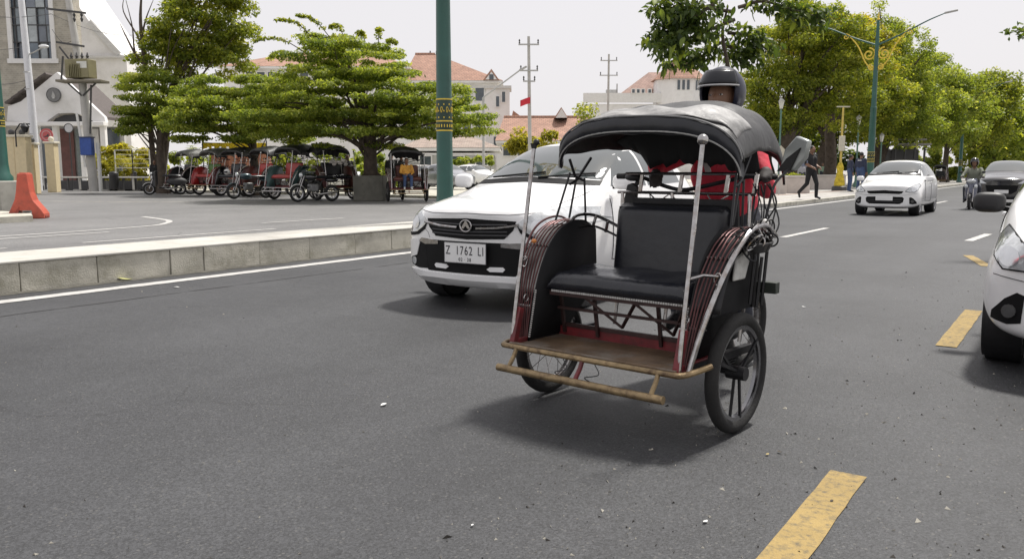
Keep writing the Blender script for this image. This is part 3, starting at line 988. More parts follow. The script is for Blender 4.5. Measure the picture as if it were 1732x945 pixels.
SIT = dict(STAND, pel=(0, 0, .52), wai=(0, .02, .64), che=(0, .05, .84), nec=(0, .05, 1.0), hed=(0, .02, 1.14), sl=(.175, .05, .95), el=(.25, -.03, .70), wl=(.14, -.24, .62), sr=(-.175, .05, .95), er=(-.25, -.03, .70), wr=(-.10, -.24, .64),
           hl=(.09, 0, .50), kl=(.13, -.42, .52), al=(.12, -.46, .12), tl=(.13, -.62, .06), hr=(-.09, 0, .50), kr=(-.12, -.42, .52), ar=(-.14, -.40, .12), tr=(-.16, -.56, .06))
RIDE = dict(STAND, pel=(0, 0, .80), wai=(0, -.03, .93), che=(0, -.08, 1.14), nec=(0, -.10, 1.30), hed=(0, -.15, 1.44), sl=(.18, -.09, 1.25), el=(.29, -.28, 1.05), wl=(.30, -.50, 1.02), sr=(-.18, -.09, 1.25), er=(-.29, -.28, 1.05), wr=(-.30, -.50, 1.02),
            hl=(.10, 0, .78), kl=(.20, -.38, .66), al=(.19, -.34, .28), tl=(.20, -.48, .24), hr=(-.10, 0, .78), kr=(-.20, -.38, .66), ar=(-.19, -.34, .28), tr=(-.20, -.48, .24))

def person(name, label, loc, rotz, pose, shirt, legs, hair=None, shoes=None, voxel=.018, sc=1.0, sleeves=True, group=None, helmet=None, cap=None, gloves=None, face=True, skin_m=None):
    J = pose
    t = thing(name, label, 'person', loc, rotz, group)
    t.scale = (sc, sc, sc)
    skm = skin_m or skin
    shoes = shoes or black_plastic
    hand = gloves or skm
    mats = [shirt, legs, skm, shoes, hand]
    fore = 0 if sleeves else 2
    up = (0, 0, 1)
    segs = []
    def seg(a, b, r0, r1, mi):
        segs.append((Vector(J[a]) if isinstance(a, str) else Vector(a), Vector(J[b]) if isinstance(b, str) else Vector(b), r0, r1, mi))
    pel, che = Vector(J['pel']), Vector(J['che'])
    for sx in (-1, 1):
        o = Vector((sx * .06, 0, 0))
        seg(pel + o * 1.1, Vector(J['wai']) + o, .118, .112, 1)
        seg(Vector(J['wai']) + o * .9, che + o * 1.25, .114, .125, 0)
        seg(che + o * 1.2, Vector(J['nec']) + o * .9 - Vector((0, 0, .06)), .11, .06, 0)
    seg('nec', 'hed', .055, .055, 2)
    for s in 'lr':
        seg('s' + s, 'e' + s, .066, .051, 0)
        seg('e' + s, 'w' + s, .049, .033, fore)
        w = Vector(J['w' + s]); d = (w - Vector(J['e' + s])).normalized()
        side = d.cross(Vector((0, 0, 1)))
        side = side.normalized() if side.length > .1 else Vector((0, 1, 0))
        pm = w + d * .085
        seg(w, pm, .030, .036, 4)
        for k, ln in enumerate((.055, .072, .078, .066)):
            f0 = pm + side * (k - 1.5) * .019
            f1 = f0 + d * ln * .5 + Vector((0, 0, -.012)); f2 = f1 + d * ln * .35 + Vector((0, 0, -.03))
            seg(f0, f1, .0105, .0095, 4); seg(f1, f2, .0095, .008, 4)
        th = w + d * .03
        seg(th, th + (side * (1 if s == 'l' else -1) * .035 + d * .04), .013, .010, 4)
        seg('h' + s, 'k' + s, .097, .068, 1)
        seg('k' + s, 'a' + s, .066, .052, 1)
        seg('a' + s, 't' + s, .042, .036, 3)
    h = Vector(J['hed'])
    b = MB()
    for a, c, r0, r1, mi in segs:
        capsule(b, a, c, r0, r1)
    b.sph((h.x, h.y, h.z), (.076, .094, .112), 16, 12)
    b.sph((h.x, h.y - .03, h.z - .055), (.055, .06, .055), 12, 8)
    if face:
        b.sph((h.x, h.y - .098, h.z - .012), (.014, .02, .024), 8, 6)
        for sx in (-1, 1):
            b.sph((h.x + sx * .076, h.y + .005, h.z - .005), (.012, .022, .032), 8, 6)
    o = b.build('body', mats, t, fix=False)
    md = o.modifiers.new('r', 'REMESH'); md.mode = 'VOXEL'; md.voxel_size = voxel
    md = o.modifiers.new('s', 'SMOOTH'); md.iterations = 2; md.factor = .5
    bake(o)
    me = o.data
    me.materials.clear()
    for m in mats: me.materials.append(m)
    P = np.empty(len(me.polygons) * 3); me.polygons.foreach_get('center', P); P = P.reshape(-1, 3)
    best = np.full(len(P), 1e9); mi_ = np.zeros(len(P), int)
    for a, c, r0, r1, mi in segs + [(h + Vector((0, 0, .04)), h - Vector((0, .02, .05)), .09, .08, 2)]:
        a_ = np.array(a); d_ = np.array(c) - a_; L2 = max(d_ @ d_, 1e-9)
        tt = np.clip(((P - a_) @ d_) / L2, 0, 1)
        dist = np.linalg.norm(P - a_ - tt[:, None] * d_, axis=1) - (r0 + (r1 - r0) * tt)
        k = dist < best
        best[k] = dist[k]; mi_[k] = mi
    me.polygons.foreach_set('material_index', mi_)
    me.polygons.foreach_set('use_smooth', [True] * len(P))
    me.update()
    if face and helmet is None or face == 2:
        for sx in (-1, 1):
            e = MB().sph((h.x + sx * .032, h.y - .082, h.z + .012), (.011, .008, .005), 8, 6).build('eye', mat('eye_white', (.6, .58, .55), .3, var=.05), t)
            MB().sph((h.x + sx * .032, h.y - .0885, h.z + .012), (.005, .003, .005), 8, 6).build('pupil', black_plastic, e)
        MB().sph((h.x, h.y - .088, h.z - .055), (.024, .008, .006), 10, 6).build('mouth', mat('lips', (.18, .07, .055), .5, var=.1), t)
    if helmet is not None:
        hb = MB()
        cz = h.z + .03
        R_ = (.116, .140, .135)
        n, m = 28, 18
        idx = {}
        for i in range(m + 1):
            a = -PI / 2 * .72 + (PI / 2 * 1.72) * i / m
            for k in range(n):
                tt = 2 * PI * k / n
                idx[i, k] = len(hb.v)
                hb.v.append((h.x + R_[0] * math.cos(a) * math.sin(tt), h.y - R_[1] * math.cos(a) * math.cos(tt), cz + R_[2] * math.sin(a)))
        for i in range(m):
            for k in range(n):
                tt = 2 * PI * (k + .5) / n
                ang = (tt + PI) % (2 * PI) - PI
                za = -PI / 2 * .72 + (PI / 2 * 1.72) * (i + .5) / m
                if abs(ang) < 1.05 and za < .30 and za > (-1.2):
                    continue
                hb.face((idx[i, k], idx[i, (k + 1) % n], idx[i + 1, (k + 1) % n], idx[i + 1, k]))
        ho = hb.build('helmet', helmet, t, solid=.014, ang=60)
        vb = MB()
        vb.grid(lambda u, v: (h.x + (R_[0] + .014) * math.sin((u - .5) * 2.5) * math.cos(.30 + v * .5), h.y - (R_[1] + .018 + (1 - v) * .012) * math.cos((u - .5) * 2.5) * math.cos(.30 + v * .5), cz + .010 + (R_[2] + .012) * math.sin(.18 + v * .62)), 16, 5)
        vb.build('visor', mat('visor', (.015, .016, .02), .25, 0, var=.2, spec=.3), ho, solid=.004)
        rb = MB()
        rb.tube([(h.x + (R_[0] + .016) * math.sin((u - .5) * 2.5) * math.cos(.28), h.y - (R_[1] + .032) * math.cos((u - .5) * 2.5) * math.cos(.28), cz + .028) for u in [i / 16 for i in range(17)]], .006, 6)
        rb.build('visor_rim', mat('rim_silver', (.4, .4, .4), .3, .7, var=.1), ho)
        MB().tube(smooth_path([(h.x - .10, h.y - .02, cz - .03), (h.x - .075, h.y - .075, h.z - .09), (h.x, h.y - .095, h.z - .125), (h.x + .075, h.y - .075, h.z - .09), (h.x + .10, h.y - .02, cz - .03)], 4), .006, 5).build('chin_strap', black_plastic, ho)
    elif cap is not None:
        cb = MB().sph((h.x, h.y + .005, h.z + .045), (.088, .106, .085), 16, 10)
        co = cb.build('cap', cap, t)
        MB().sph((h.x, h.y - .13, h.z + .06), (.06, .06, .012), 14, 6).build('peak', cap, co)
    else:
        hb = MB()
        hb.sph((h.x, h.y + .022, h.z + .032), (.084, .092, .094), 16, 12)
        ho = hb.build('hair', hair or mat('black_hair', (.012, .011, .011), .6, var=.3, vscale=60, bump=.5, bscale=120), t)
    return t
# ================================================================== RICKSHAWS AND MOTORCYCLES (all face -Y)
vinyl = mat('black_vinyl', (0.011, 0.012, 0.016), 0.30, var=0.2, vscale=5, bump=.12, bscale=16, dirt=(.03, .03, .032), dirtamt=.35, dscale=6)
canvas = mat('black_canvas', (0.020, 0.020, 0.021), 0.5, var=0.35, vscale=6, bump=.3, bscale=14, dirt=(.07, .068, .065), dirtamt=.5, dscale=4)
vinyl_seat = mat('black_seat_vinyl', (0.012, 0.013, 0.018), 0.24, var=0.2, vscale=5, bump=.55, bscale=7, dirt=(.03, .03, .032), dirtamt=.3, dscale=6)
brass = mat('worn_brass_pipe', (0.30, 0.22, 0.12), 0.45, 0.55, var=0.3, vscale=14, dirt=(.07, .04, .025), dirtamt=.85, dscale=13)
wood = mat('worn_floor_wood', (0.13, 0.085, 0.05), 0.55, var=0.4, vscale=7, dirt=(.20, .19, .17), dirtamt=.7, dscale=4, bump=.3, bscale=30)
red_paint = mat('red_frame_paint', (0.16, 0.018, 0.022), 0.45, var=0.3, vscale=12, dirt=(.05, .02, .018), dirtamt=.7, dscale=14)
dark_red = mat('dull_red_wire', (0.085, 0.030, 0.030), 0.35, .5, var=0.3, vscale=20)
white_bead = mat('white_beading', (.45, .44, .42), .6, var=.3, vscale=60)

def moto_wheel(R, sec, kind, parent, loc, rim_m, tyre_name='tyre', wall=None):
    t = MB().lathe([(R - sec + sec * math.cos(a), sec * .95 * math.sin(a)) for a in [2 * PI * i / 12 for i in range(12)]], 40, axis='x', closed=True)
    if wall is not None:
        pass
    to = t.build(tyre_name, rubber, parent, loc=loc)
    r = MB()
    Ri = R - 2 * sec
    r.lathe([(Ri + sec * .5, -sec * .55), (Ri + sec * .5, sec * .55), (Ri - .012, sec * .45), (Ri - .006, 0), (Ri - .012, -sec * .45)], 40, axis='x', closed=True)
    r.build('rim', rim_m, to)
    s = MB()
    s.cyl((-.045, 0, 0), (.045, 0, 0), .032, .032, 14)
    if kind == 'cast':
        for k in range(3):
            a = 2 * PI * k / 3 + .5
            for sx in (-1, 1):
                s.bar((sx * .012, .02 * math.cos(a), .02 * math.sin(a)), (sx * .012, Ri * math.cos(a + sx * .13), Ri * math.sin(a + sx * .16)), .013, .010, up=(1, 0, 0))
    else:
        for k in range(20):
            a = 2 * PI * k / 20
            sx = -1 if k % 2 else 1
            s.tube([(sx * .035, .028 * math.cos(a + .6 * sx), .028 * math.sin(a + .6 * sx)), (0, Ri * math.cos(a), Ri * math.sin(a))], .0022, 4)
    s.build('spokes', rim_m if kind != 'cast' else black_steel, to)
    return to

def guard_path(x, k=0.0, dz=0.0, xb=None, dy=0.0):
    """side profile of a mudguard rib from the foot board up and over the wheel"""
    xb = x if xb is None else xb
    L = lambda q: xb + (x - xb) * q
    return smooth_path([(L(0), -.315 - dy, .345), (L(.3), -.285 - dy * .8, .505), (L(.6), -.24 - dy * .5, .655), (L(.85), -.175 - dy * .2, .785 + dz * .5), (x, -.085, .882 + dz), (x, .02, .932 + dz), (x, .15, .938 + dz), (x, .26, .885 + dz)], 5)

def becak(name, label, loc, rotz=0.0, hero=True, seat_m=None, back_m=None, side_m=None, rib_m=None, canopy_m=None, floor_m=None, guard_m=None, group=None, sc=1.0, bumper_m=None, canopy_low=False, wall_tyre=False):
    t = thing(name, label, 'rickshaw', loc, rotz, group)
    t.scale = (sc,) * 3
    seat_m = seat_m or vinyl; back_m = back_m or vinyl; side_m = side_m or mat('matt_black_panel', (.010, .010, .011), .7, var=.3, spec=.25)
    rib_m = rib_m or dark_red; canopy_m = canopy_m or canvas; floor_m = floor_m or wood; bumper_m = bumper_m or brass
    # wheels
    for sx in (-1, 1):
        moto_wheel(.28, .032 if hero else .042, 'cast' if sx > 0 else 'wire', t, (sx * .545, 0, .28), mat('wheel_dark_rim', (.26, .26, .27), .25, .9, var=.2) if sx > 0 and hero else chrome)
    ax = MB().cyl((-.56, 0, .28), (.56, 0, .28), .014, None, 10)
    for sx in (-1, 1):
        ax.bar((sx * .46, -.30, .34), (sx * .46, .30, .34), .035, .035)
        ax.bar((sx * .46, 0, .28), (sx * .46, 0, .36), .05, .03, up=(1, 0, 0))
        for k in range(4):
            ax.bar((sx * .46, -.22 + k * .03, .335 - k * .012), (sx * .46, .22 - k * .03, .335 - k * .012), .032, .007)
    ax.build('axle', black_steel, t)
    # floor boards
    fl = MB().box((0, -.23, .335), (.90, .37, .018))
    flo = fl.build('floor_board', floor_m, t, bevel=.004)
    fr = MB()
    MB().bar((-.47, -.42, .343), (.47, -.42, .343), .022, .024).build('floor_edge', floor_m, t, bevel=.003)
    fr.bar((-.46, -.04, .365), (.46, -.04, .365), .03, .05)
    for sx in (-1, 1):
        fr.bar((sx * .46, -.42, .348), (sx * .46, .02, .348), .022, .034)
        fr.bar((sx * .462, -.41, .33), (sx * .462, -.355, .52), .035, .03)
    fr.build('floor_frame', red_paint, t, bevel=.003)
    # bumper loop, lower bumper pipe and the stays between them
    up = smooth_path([(-.47, -.27, .345), (-.515, -.36, .343), (-.50, -.435, .340), (-.43, -.452, .34), (0, -.457, .34), (.43, -.452, .34), (.50, -.435, .34), (.535, -.38, .35), (.575, -.31, .37)], 6)
    MB().tube(up, .0135, 10).build('bumper_rail', bumper_m, t)
    lo = MB()
    lo.tube([(-.465, -.519, .244), (-.3, -.521, .2445), (0, -.522, .244), (.3, -.521, .2435), (.465, -.519, .244)], .0185, 14)
    lo.build('bumper_pipe', bumper_m, t)
    for x in (-.40, 0.0, .40):
        MB().tube([(x, -.455, .338), (x, -.475, .30), (x, -.517, .25)], .011, 8).build('bumper_stay', bumper_m if x else red_paint, t)
    # seat box: truss, beading, cushion, backrest
    tr = MB()
    tr.bar((-.40, -.185, .585), (.40, -.185, .585), .02, .022)
    tr.bar((-.40, -.05, .40), (.40, -.05, .40), .02, .02)
    tr.bar((-.40, -.12, .50), (.40, -.12, .50), .014, .014)
    zz = [-.19, -.045, .10, .245, .36]
    for i in range(4):
        z0, z1 = (.575, .425) if i % 2 == 0 else (.425, .575)
        y0, y1 = (-.175, -.06) if i % 2 == 0 else (-.06, -.175)
        tr.bar((zz[i], y0, z0), (zz[i + 1], y1, z1), .013, .013)
    for x in (-.40, -.19, .18, .40):
        tr.bar((x, -.06, .36), (x, -.10, .58), .016, .016, up=(0, 1, 0))
    tr.build('seat_truss', mat('dark_rust_bar', (.050, .026, .024), .5, .3, var=.4, vscale=15), t)
    if hero:
        bd = MB()
        for i in range(58):
            x = -.375 + i * .0132
            bd.box((x, -.203, .598), (.0095, .006, .010))
        bd.build('beaded_trim', white_bead, t)['kind'] = 'stuff'
    cu = MB()
    def cushion(u, v):
        x = (u - .5) * .82
        ey = min(1, (1 - abs(2 * u - 1)) * 9) ** .5
        # v runs from the lower front edge over the top to the back
        if v < .3:
            q = v / .3; y = -.205 - .012 * math.sin(q * PI); z = .605 + q * .065 * ey
        elif v < .45:
            q = (v - .3) / .15; y = -.205 + .05 * q; z = .605 + (.065 + .022 * math.sin(q * PI / 2)) * ey
        else:
            q = (v - .45) / .55; y = -.155 + .40 * q; z = .605 + (.087 + .016 * math.sin(q * PI) + .007 * math.sin(x * 23) * math.sin(q * 7)) * ey
        return (x, y, z)
    cu.grid(cushion, 44, 26)
    cu.box((0, .02, .60), (.80, .42, .02))
    cu.build('seat_cushion', vinyl_seat if seat_m is vinyl else seat_m, t, ang=60)
    def backf(u, v):
        x = (u - .5) * .64 + .035
        z = .63 + v * .395
        ed = min(1, min(u, 1 - u) * 14) ** .5 * min(1, min(v + .03, 1 - v) * 12) ** .5
        rc = max(0, (abs(u - .5) - .46) / .04) * max(0, (v - .92) / .08)
        return (x, .22 + (z - .63) * .12 - .045 * ed, z - rc * .03)
    bk = MB().grid(backf, 30, 20)
    bo = bk.build('backrest', back_m, t, solid=.012, ang=60)
    MB().box((.035, .262, .83), (.60, .02, .37), rx=.119).build('backrest_board', black_steel, bo)
    # side panels and mudguards
    for sx in (-1, 1):
        gp = guard_path(sx * .44)
        pan = MB()
        inner = [(p.x, p.y, p.z) for p in gp] + [(sx * .44, .27, .66)]
        lowr = [(sx * .44, -.31 + .60 * (i / (len(inner) - 1)) ** .9, .355 + .25 * max(0, (i / (len(inner) - 1) - .45)) * 1.8) for i in range(len(inner))]
        n_ = len(inner)
        pan.add(inner + lowr, [(i, i + 1, n_ + i + 1, n_ + i) for i in range(n_ - 1)])
        pan.build('side_panel', side_m, t, solid=.01)
        # sheet of the guard, set under the ribs
        gs = MB()
        gq = guard_path(0, dz=-.018)[8:]
        gs.grid(lambda u, v: ((sx * (.445 + .135 * v)), gq[int(u * (len(gq) - 1))].y, gq[int(u * (len(gq) - 1))].z - .012), len(gq) - 1, 3)
        go = gs.build('mudguard', guard_m or (mat('guard_dull_metal', (.23, .22, .21), .45, .5, var=.3, vscale=9) if sx < 0 else black_steel), t, solid=.005)
        for k in range(6):
            x = sx * (.462 + k * .0225)
            pth = guard_path(x, dz=-.003 * abs(k - 2.5), xb=sx * (.452 + k * .0095), dy=.0 if sx < 0 else .035)
            if hero:
                pth = [Vector((p.x + sx * .0015 * math.sin(i * .9 + k * 2), p.y, p.z)) for i, p in enumerate(pth)]
            MB().tube(pth, .0042 if hero else .006, 6).build('guard_rib', rib_m, t)
        MB().tube(guard_path(sx * .592, dz=.012, xb=sx * .51, dy=.0 if sx < 0 else .075), .0125 if sx > 0 else .006, 10).build('guard_tube', chrome if sx > 0 else rib_m, t)
        for (y_, z_, xo) in ((-.28, .53, .53), (-.14, .83, .585), (0.02, .93, .595), (.20, .915, .595)):
            MB().bar((sx * .45, y_, z_ - .012), (sx * xo, y_, z_ - .012), .008, .008).build('guard_clamp', chrome, t)
        cl = MB()
        ringc = [(sx * (.455 + .0) + .0, -.315 + .018 * math.cos(a), .565 + .018 * math.sin(a)) for a in [i * PI / 8 for i in range(16)]]
        cl.tube(ringc, .003, 5, closed=True)
        cl.build('guard_ring', chrome, t)
        if hero:
            bd = MB()
            P0, P1 = Vector((sx * .437, -.315, .37)), Vector((sx * .437, -.265, .60))
            for i in range(22):
                p = P0.lerp(P1, i / 21)
                bd.box((p.x - sx * .006, p.y - .004, p.z), (.008, .006, .007))
            bd.build('beaded_trim', white_bead, t)['kind'] = 'stuff'
        # front posts with ball tops
        po = MB().tube([(sx * .472, -.408, .345), (sx * .470, -.37, .58), (sx * .468, -.31, .92), (sx * .466, -.245, 1.315)], .0105, 10)
        pob = po.build('front_post', chrome, t)
        if sx > 0 or not hero:
            MB().sph((sx * .466, -.243, 1.332), .0245, 14, 10).build('post_ball', chrome, pob)
        else:
            bb = MB().cyl((-.466, -.245, 1.31), (-.466, -.243, 1.335), .013, .02, 10)
            bb.sph((-.452, -.243, 1.342), (.017, .014, .016), 10, 6)
            bb.build('post_cap', black_plastic, pob)
        lk = MB().tube([(sx * .470, -.345, .74), (sx * .50, -.27, .752), (sx * .545, -.215, .745)], .008, 7)
        lk.tube([(sx * (.545 + .016 * math.cos(a)), -.22 + .004 * math.sin(a), .735 + .026 * math.sin(a)) for a in [i * PI / 7 for i in range(14)]], .0035, 5, closed=True)
        lk.build('post_link', chrome, pob)
    # canopy ---------------------------------------------------------------
    hw = .515
    prof = [(.0, 1.458, .20), (.04, 1.474, .205), (.16, 1.502, .215), (.34, 1.535, .225), (.52, 1.552, .245), (.66, 1.535, .25), (.74, 1.46, .24), (.775, 1.33, .20)]
    def can(u, v):
        f = v * (len(prof) - 1); i = min(int(f), len(prof) - 2); q = f - i
        a, b_ = prof[i], prof[i + 1]
        y = a[0] + (b_[0] - a[0]) * q; zt = a[1] + (b_[1] - a[1]) * q; dr = a[2] + (b_[2] - a[2]) * q
        s_ = (u - .5) * 2
        x = hw * math.sin(s_ * PI / 2) * (1 - .21 * max(0, min(1, v * 1.7)) ** 1.3)
        drop = dr * (1 - max(0, 1 - abs(math.sin(s_ * PI / 2)) ** (2.4 + 1.4 * min(1, v * 3))) ** .5)
        wob = .006 * math.sin(u * 31 + v * 9) * math.sin(v * 17) + .008 * math.sin(u * 9.4) * math.sin(v * 6.0 + 1)
        return (x, y + .05 * s_ * s_ * (1 - v), zt - drop + wob - .02 * s_ * (1 - v))
    MB().grid(can, 48, 28).build('canopy', canopy_m, t, solid=.012, ang=70)
    if hero:
        def flap(u, v):
            p = Vector(can(.10 + .80 * u, .06 + .28 * v + .05 * math.sin(u * 7 + 1)))
            return (p.x, p.y, p.z + .013 + .004 * math.sin(u * 23) * math.sin(v * 5))
        MB().grid(flap, 40, 10).build('front_flap', mat('worn_grey_tarp', (.27, .266, .26), .5, var=.4, vscale=5, bump=.5, bscale=14, dirt=(.05, .05, .05), dirtamt=.7, dscale=6), t, solid=.004, ang=70)
    # padded front lip with piping
    lip = [Vector(can(i / 40, 0)) + Vector((0, -.004, -.012)) for i in range(41)]
    lo_ = MB()
    def lipf(u, v):
        p = lip[int(u * 40)]
        a = v * 2 * PI
        h_ = (.046 if hero else .036) * (1 - .2 * abs(2 * u - 1))
        return (p.x, p.y + .020 * math.cos(a), p.z - .018 + h_ * math.sin(a) + .003 * math.sin(u * 50))
    lo_.grid(lipf, 40, 12)
    lob = lo_.build('canopy_lip', vinyl if hero else canopy_m, t, ang=80)
    if hero:
        MB().tube([p + Vector((0, -.018, -.050)) for p in lip], .004, 5).build('lip_piping', mat('grey_piping', (.30, .30, .29), .5, var=.3, vscale=40), lob)
        MB().tube([p + Vector((0, -.010, .024)) for p in lip], .005, 6).build('lip_seam', mat('seam_grey', (.16, .16, .16), .4, var=.3, vscale=30), lob)
    # torn lining hanging under the hood
    ln = MB()
    rr = random.Random(5)
    def lin(u, v):
        x = (u - .5) * 2 * .405
        zt = 1.30 - .10 * abs(2 * u - 1) ** 2
        jag = .012 * math.sin(u * 41) + .008 * math.sin(u * 97 + 1)
        return (x, .40 + .10 * v, zt + .16 - v * (.215 if u > .22 else .215 * max(.15, u / .22)) - jag * v)
    ln.grid(lin, 40, 6)
    ln.build('hood_lining', black_steel if not hero else mat('lining', (.012, .012, .013), .8, var=.3), t, solid=.006)
    # hood stays
    for sx in (-1, 1):
        st = MB()
        st.tube([(sx * .47, .06, 1.26), (sx * .47, .11, 1.17), (sx * .46, .17, 1.15)], .008, 6)
        st.tube([(sx * .46, .24, 1.27), (sx * .47, .13, 1.155), (sx * .475, .07, 1.13)], .008, 6)
        st.tube([(sx * .475, .07, 1.19), (sx * .50, -.02, .94)], .006, 6)
        st.tube([(sx * .47, .12, 1.16), (sx * .47, .06, .95)], .006, 6)
        st.tube([(sx * .46, .18, 1.16), (sx * .455, .19, .93)], .006, 6)
        st.build('hood_stay', black_steel, t)
    hl_ = MB()
    hl_.tube(smooth_path([(-.455, .05, .935), (-.44, .10, .965), (-.40, .18, .965), (-.34, .24, .93), (-.29, .27, .90)], 5), .009, 7)
    hl_.tube(smooth_path([(-.45, .09, .90), (-.40, .18, .905), (-.33, .24, .87), (-.28, .27, .84)], 4), .007, 6)
    hl_.bar((-.385, .19, .965), (-.40, .18, .90), .012, .012)
    hl_.bar((-.34, .235, .935), (-.35, .23, .87), .012, .012)
    hl_.build('side_rail', chrome if hero else black_steel, t)
    # steering rail behind the backrest
    sr = MB()
    sr.tube([(-.31, .36, 1.185), (.44, .36, 1.185)], .0085, 8)
    sr.tube([(-.36, .36, 1.085), (.44, .36, 1.085)], .0085, 8)
    for x in (-.22, .02, .28, .43):
        sr.bar((x, .36, 1.085), (x + .015, .36, 1.185), .018, .012, up=(0, 1, 0))
    for x in (-.33, -.02, .41):
        sr.tube([(x, .36, 1.085), (x + .01, .33, .60), (x, .30, .36)], .010, 7)
    for (a, b_) in ((-.16, -.10), (-.04, -.10), (-.04, .03), (.18, .22), (.30, .22)):
        sr.tube([(a, .36, 1.08), (b_, .35, 1.035)], .004, 5)
    sr.build('steering_rail', chrome, t)
    # the motorcycle half behind
    mo = MB()
    mo.tube([(0, .40, .42), (0, .75, .40), (0, 1.20, .33)], .022, 8)
    mo.tube([(0, .38, .95), (0, .70, .70), (0, 1.05, .62), (0, 1.35, .66)], .018, 8)
    mo.tube([(-.06, .62, .36), (-.14, .80, .30), (-.15, 1.25, .34)], [.02, .03, .035], 8)
    mo.build('rear_frame', black_steel, t)
    en = MB().box((0, .78, .42), (.24, .26, .22)).build('engine', mat('engine_alloy', (.16, .16, .16), .5, .6, var=.3, vscale=10), t, bevel=.03)
    MB().box((0, .58, .46), (.20, .06, .26)).build('engine_cover', dark_grey, t, bevel=.02)
    tk = MB().sph((0, .70, .72), (.12, .20, .09), 16, 10).build('fuel_tank', side_m if not hero else red_paint, t)
    st_ = MB().sph((0, 1.08, .74), (.13, .28, .05), 18, 8).build('rider_seat', vinyl, t)
    moto_wheel(.28, .042, 'wire', t, (0, 1.22, .28), chrome, 'rear_tyre')
    hb = MB()
    hb.tube(smooth_path([(-.42, .52, 1.17), (-.30, .47, 1.17), (-.12, .44, 1.12), (0, .43, 1.10), (.12, .44, 1.12), (.34, .47, 1.17), (.48, .52, 1.17)], 5), .011, 8)
    hb.build('handlebar', black_steel, t)
    for sx in (-1, 1):
        MB().cyl((sx * .36, .50, 1.17), (sx * .47, .525, 1.17), .017, .017, 10).build('grip', rubber, t)
    return t

def motorcycle(name, label, loc, rotz, paint, group=None, scooter=False, fender=None, lamp=True):
    t = thing(name, label, 'motorcycle', loc, rotz, group)
    if group is None and loc[0] < -15: t.scale = (1.2, 1.2, 1.2)
    R = .275 if not scooter else .25
    fw, rw = -.60, .62
    moto_wheel(R, .045, 'cast', t, (0, fw, R), alloy, 'front_tyre')
    moto_wheel(R, .05, 'cast', t, (0, rw, R), alloy, 'rear_tyre')
    fk = MB()
    for sx in (-1, 1):
        fk.tube([(sx * .07, fw, R), (sx * .07, fw + .22, .84)], .016, 8)
    fk.build('fork', chrome, t)
    MB().grid(lambda u, v: (.055 * math.cos((v - .5) * 2.6) * (1 if v > .5 else 1) * (2 * v - 1) * 1.3, fw + (R + .03) * math.cos(PI * .1 + u * PI * .75), R + (R + .03 - .03 * abs(2 * v - 1)) * math.sin(PI * .1 + u * PI * .75)), 14, 4).build('front_fender', fender or paint, t, solid=.005)
    MB().tube(smooth_path([(-.34, -.26, .99), (-.2, -.33, .98), (0, -.36, .92), (.2, -.33, .98), (.34, -.26, .99)], 4), .012, 7).build('handlebar', black_steel, t)
    for sx in (-1, 1):
        m = MB().tube([(sx * .24, -.31, .99), (sx * .30, -.36, 1.12)], .006, 5)
        mo_ = m.build('mirror_stem', black_steel, t)
        MB().sph((sx * .31, -.37, 1.16), (.055, .015, .038), 12, 8).build('mirror', black_plastic, mo_)
    if scooter:
        ap = MB()
        ap.grid(lambda u, v: ((u - .5) * .42 * (1 - .35 * v) * (1 - .25 * (1 - v) ** 2), -.44 + .08 * v - .10 * math.cos((u - .5) * PI) + .12 * (1 - v) * .6, .34 + v * .62), 14, 14)
        ap.build('front_apron', paint, t, solid=.02)
        MB().sph((0, -.50, .88), (.13, .06, .07), 16, 10).build('headlight', lamp_glass, t)
        for sx in (-1, 1):
            MB().sph((sx * .13, -.49, .72), (.05, .03, .07), 12, 8).build('indicator', lamp_glass, t)
        MB().box((0, -.02, .30), (.30, .42, .06)).build('floor_board', black_plastic, t, bevel=.02)
        MB().sph((0, .48, .56), (.17, .42, .18), 18, 12).build('tail_body', paint, t)
    else:
        MB().sph((0, -.12, .80), (.13, .24, .12), 18, 12).build('fuel_tank', paint, t)
        MB().box((0, -.05, .45), (.26, .30, .26)).build('engine', mat('engine_alloy', (.16, .16, .16), .5, .6, var=.3), t, bevel=.04)
        MB().sph((0, -.46, .86), (.085, .06, .085), 14, 10).build('headlight', lamp_glass, t)
        fr = MB().tube([(0, -.36, .84), (0, -.28, .50), (0, .10, .32), (0, .62, .30)], .02, 7)
        fr.tube([(0, .10, .34), (0, .30, .70), (0, .80, .78)], .018, 7)
        fr.build('frame', black_steel, t)
        MB().sph((0, .62, .70), (.10, .26, .08), 16, 8).build('tail_body', paint, t)
    MB().sph((0, .32, .80), (.13, .40, .055), 18, 8).build('seat', vinyl, t)
    MB().tube([(.10, -.10, .30), (.15, .10, .24), (.16, .75, .32)], [.02, .03, .042], 8).build('exhaust', chrome, t)
    MB().bar((-.02, .1, .28), (-.16, .12, .01), .015, .015).build('side_stand', black_steel, t)
    return t
# ================================================================== THE RICKSHAW IN FRONT AND ITS RIDER
BK = Vector((-1.784, 3.72, 0)); BK_R = math.atan2(-.119, 1.048)
hero = becak('cycle_rickshaw', 'motor rickshaw with black seat, black hood and brass bumper pipes, nearest on the road', BK, BK_R, hero=True)
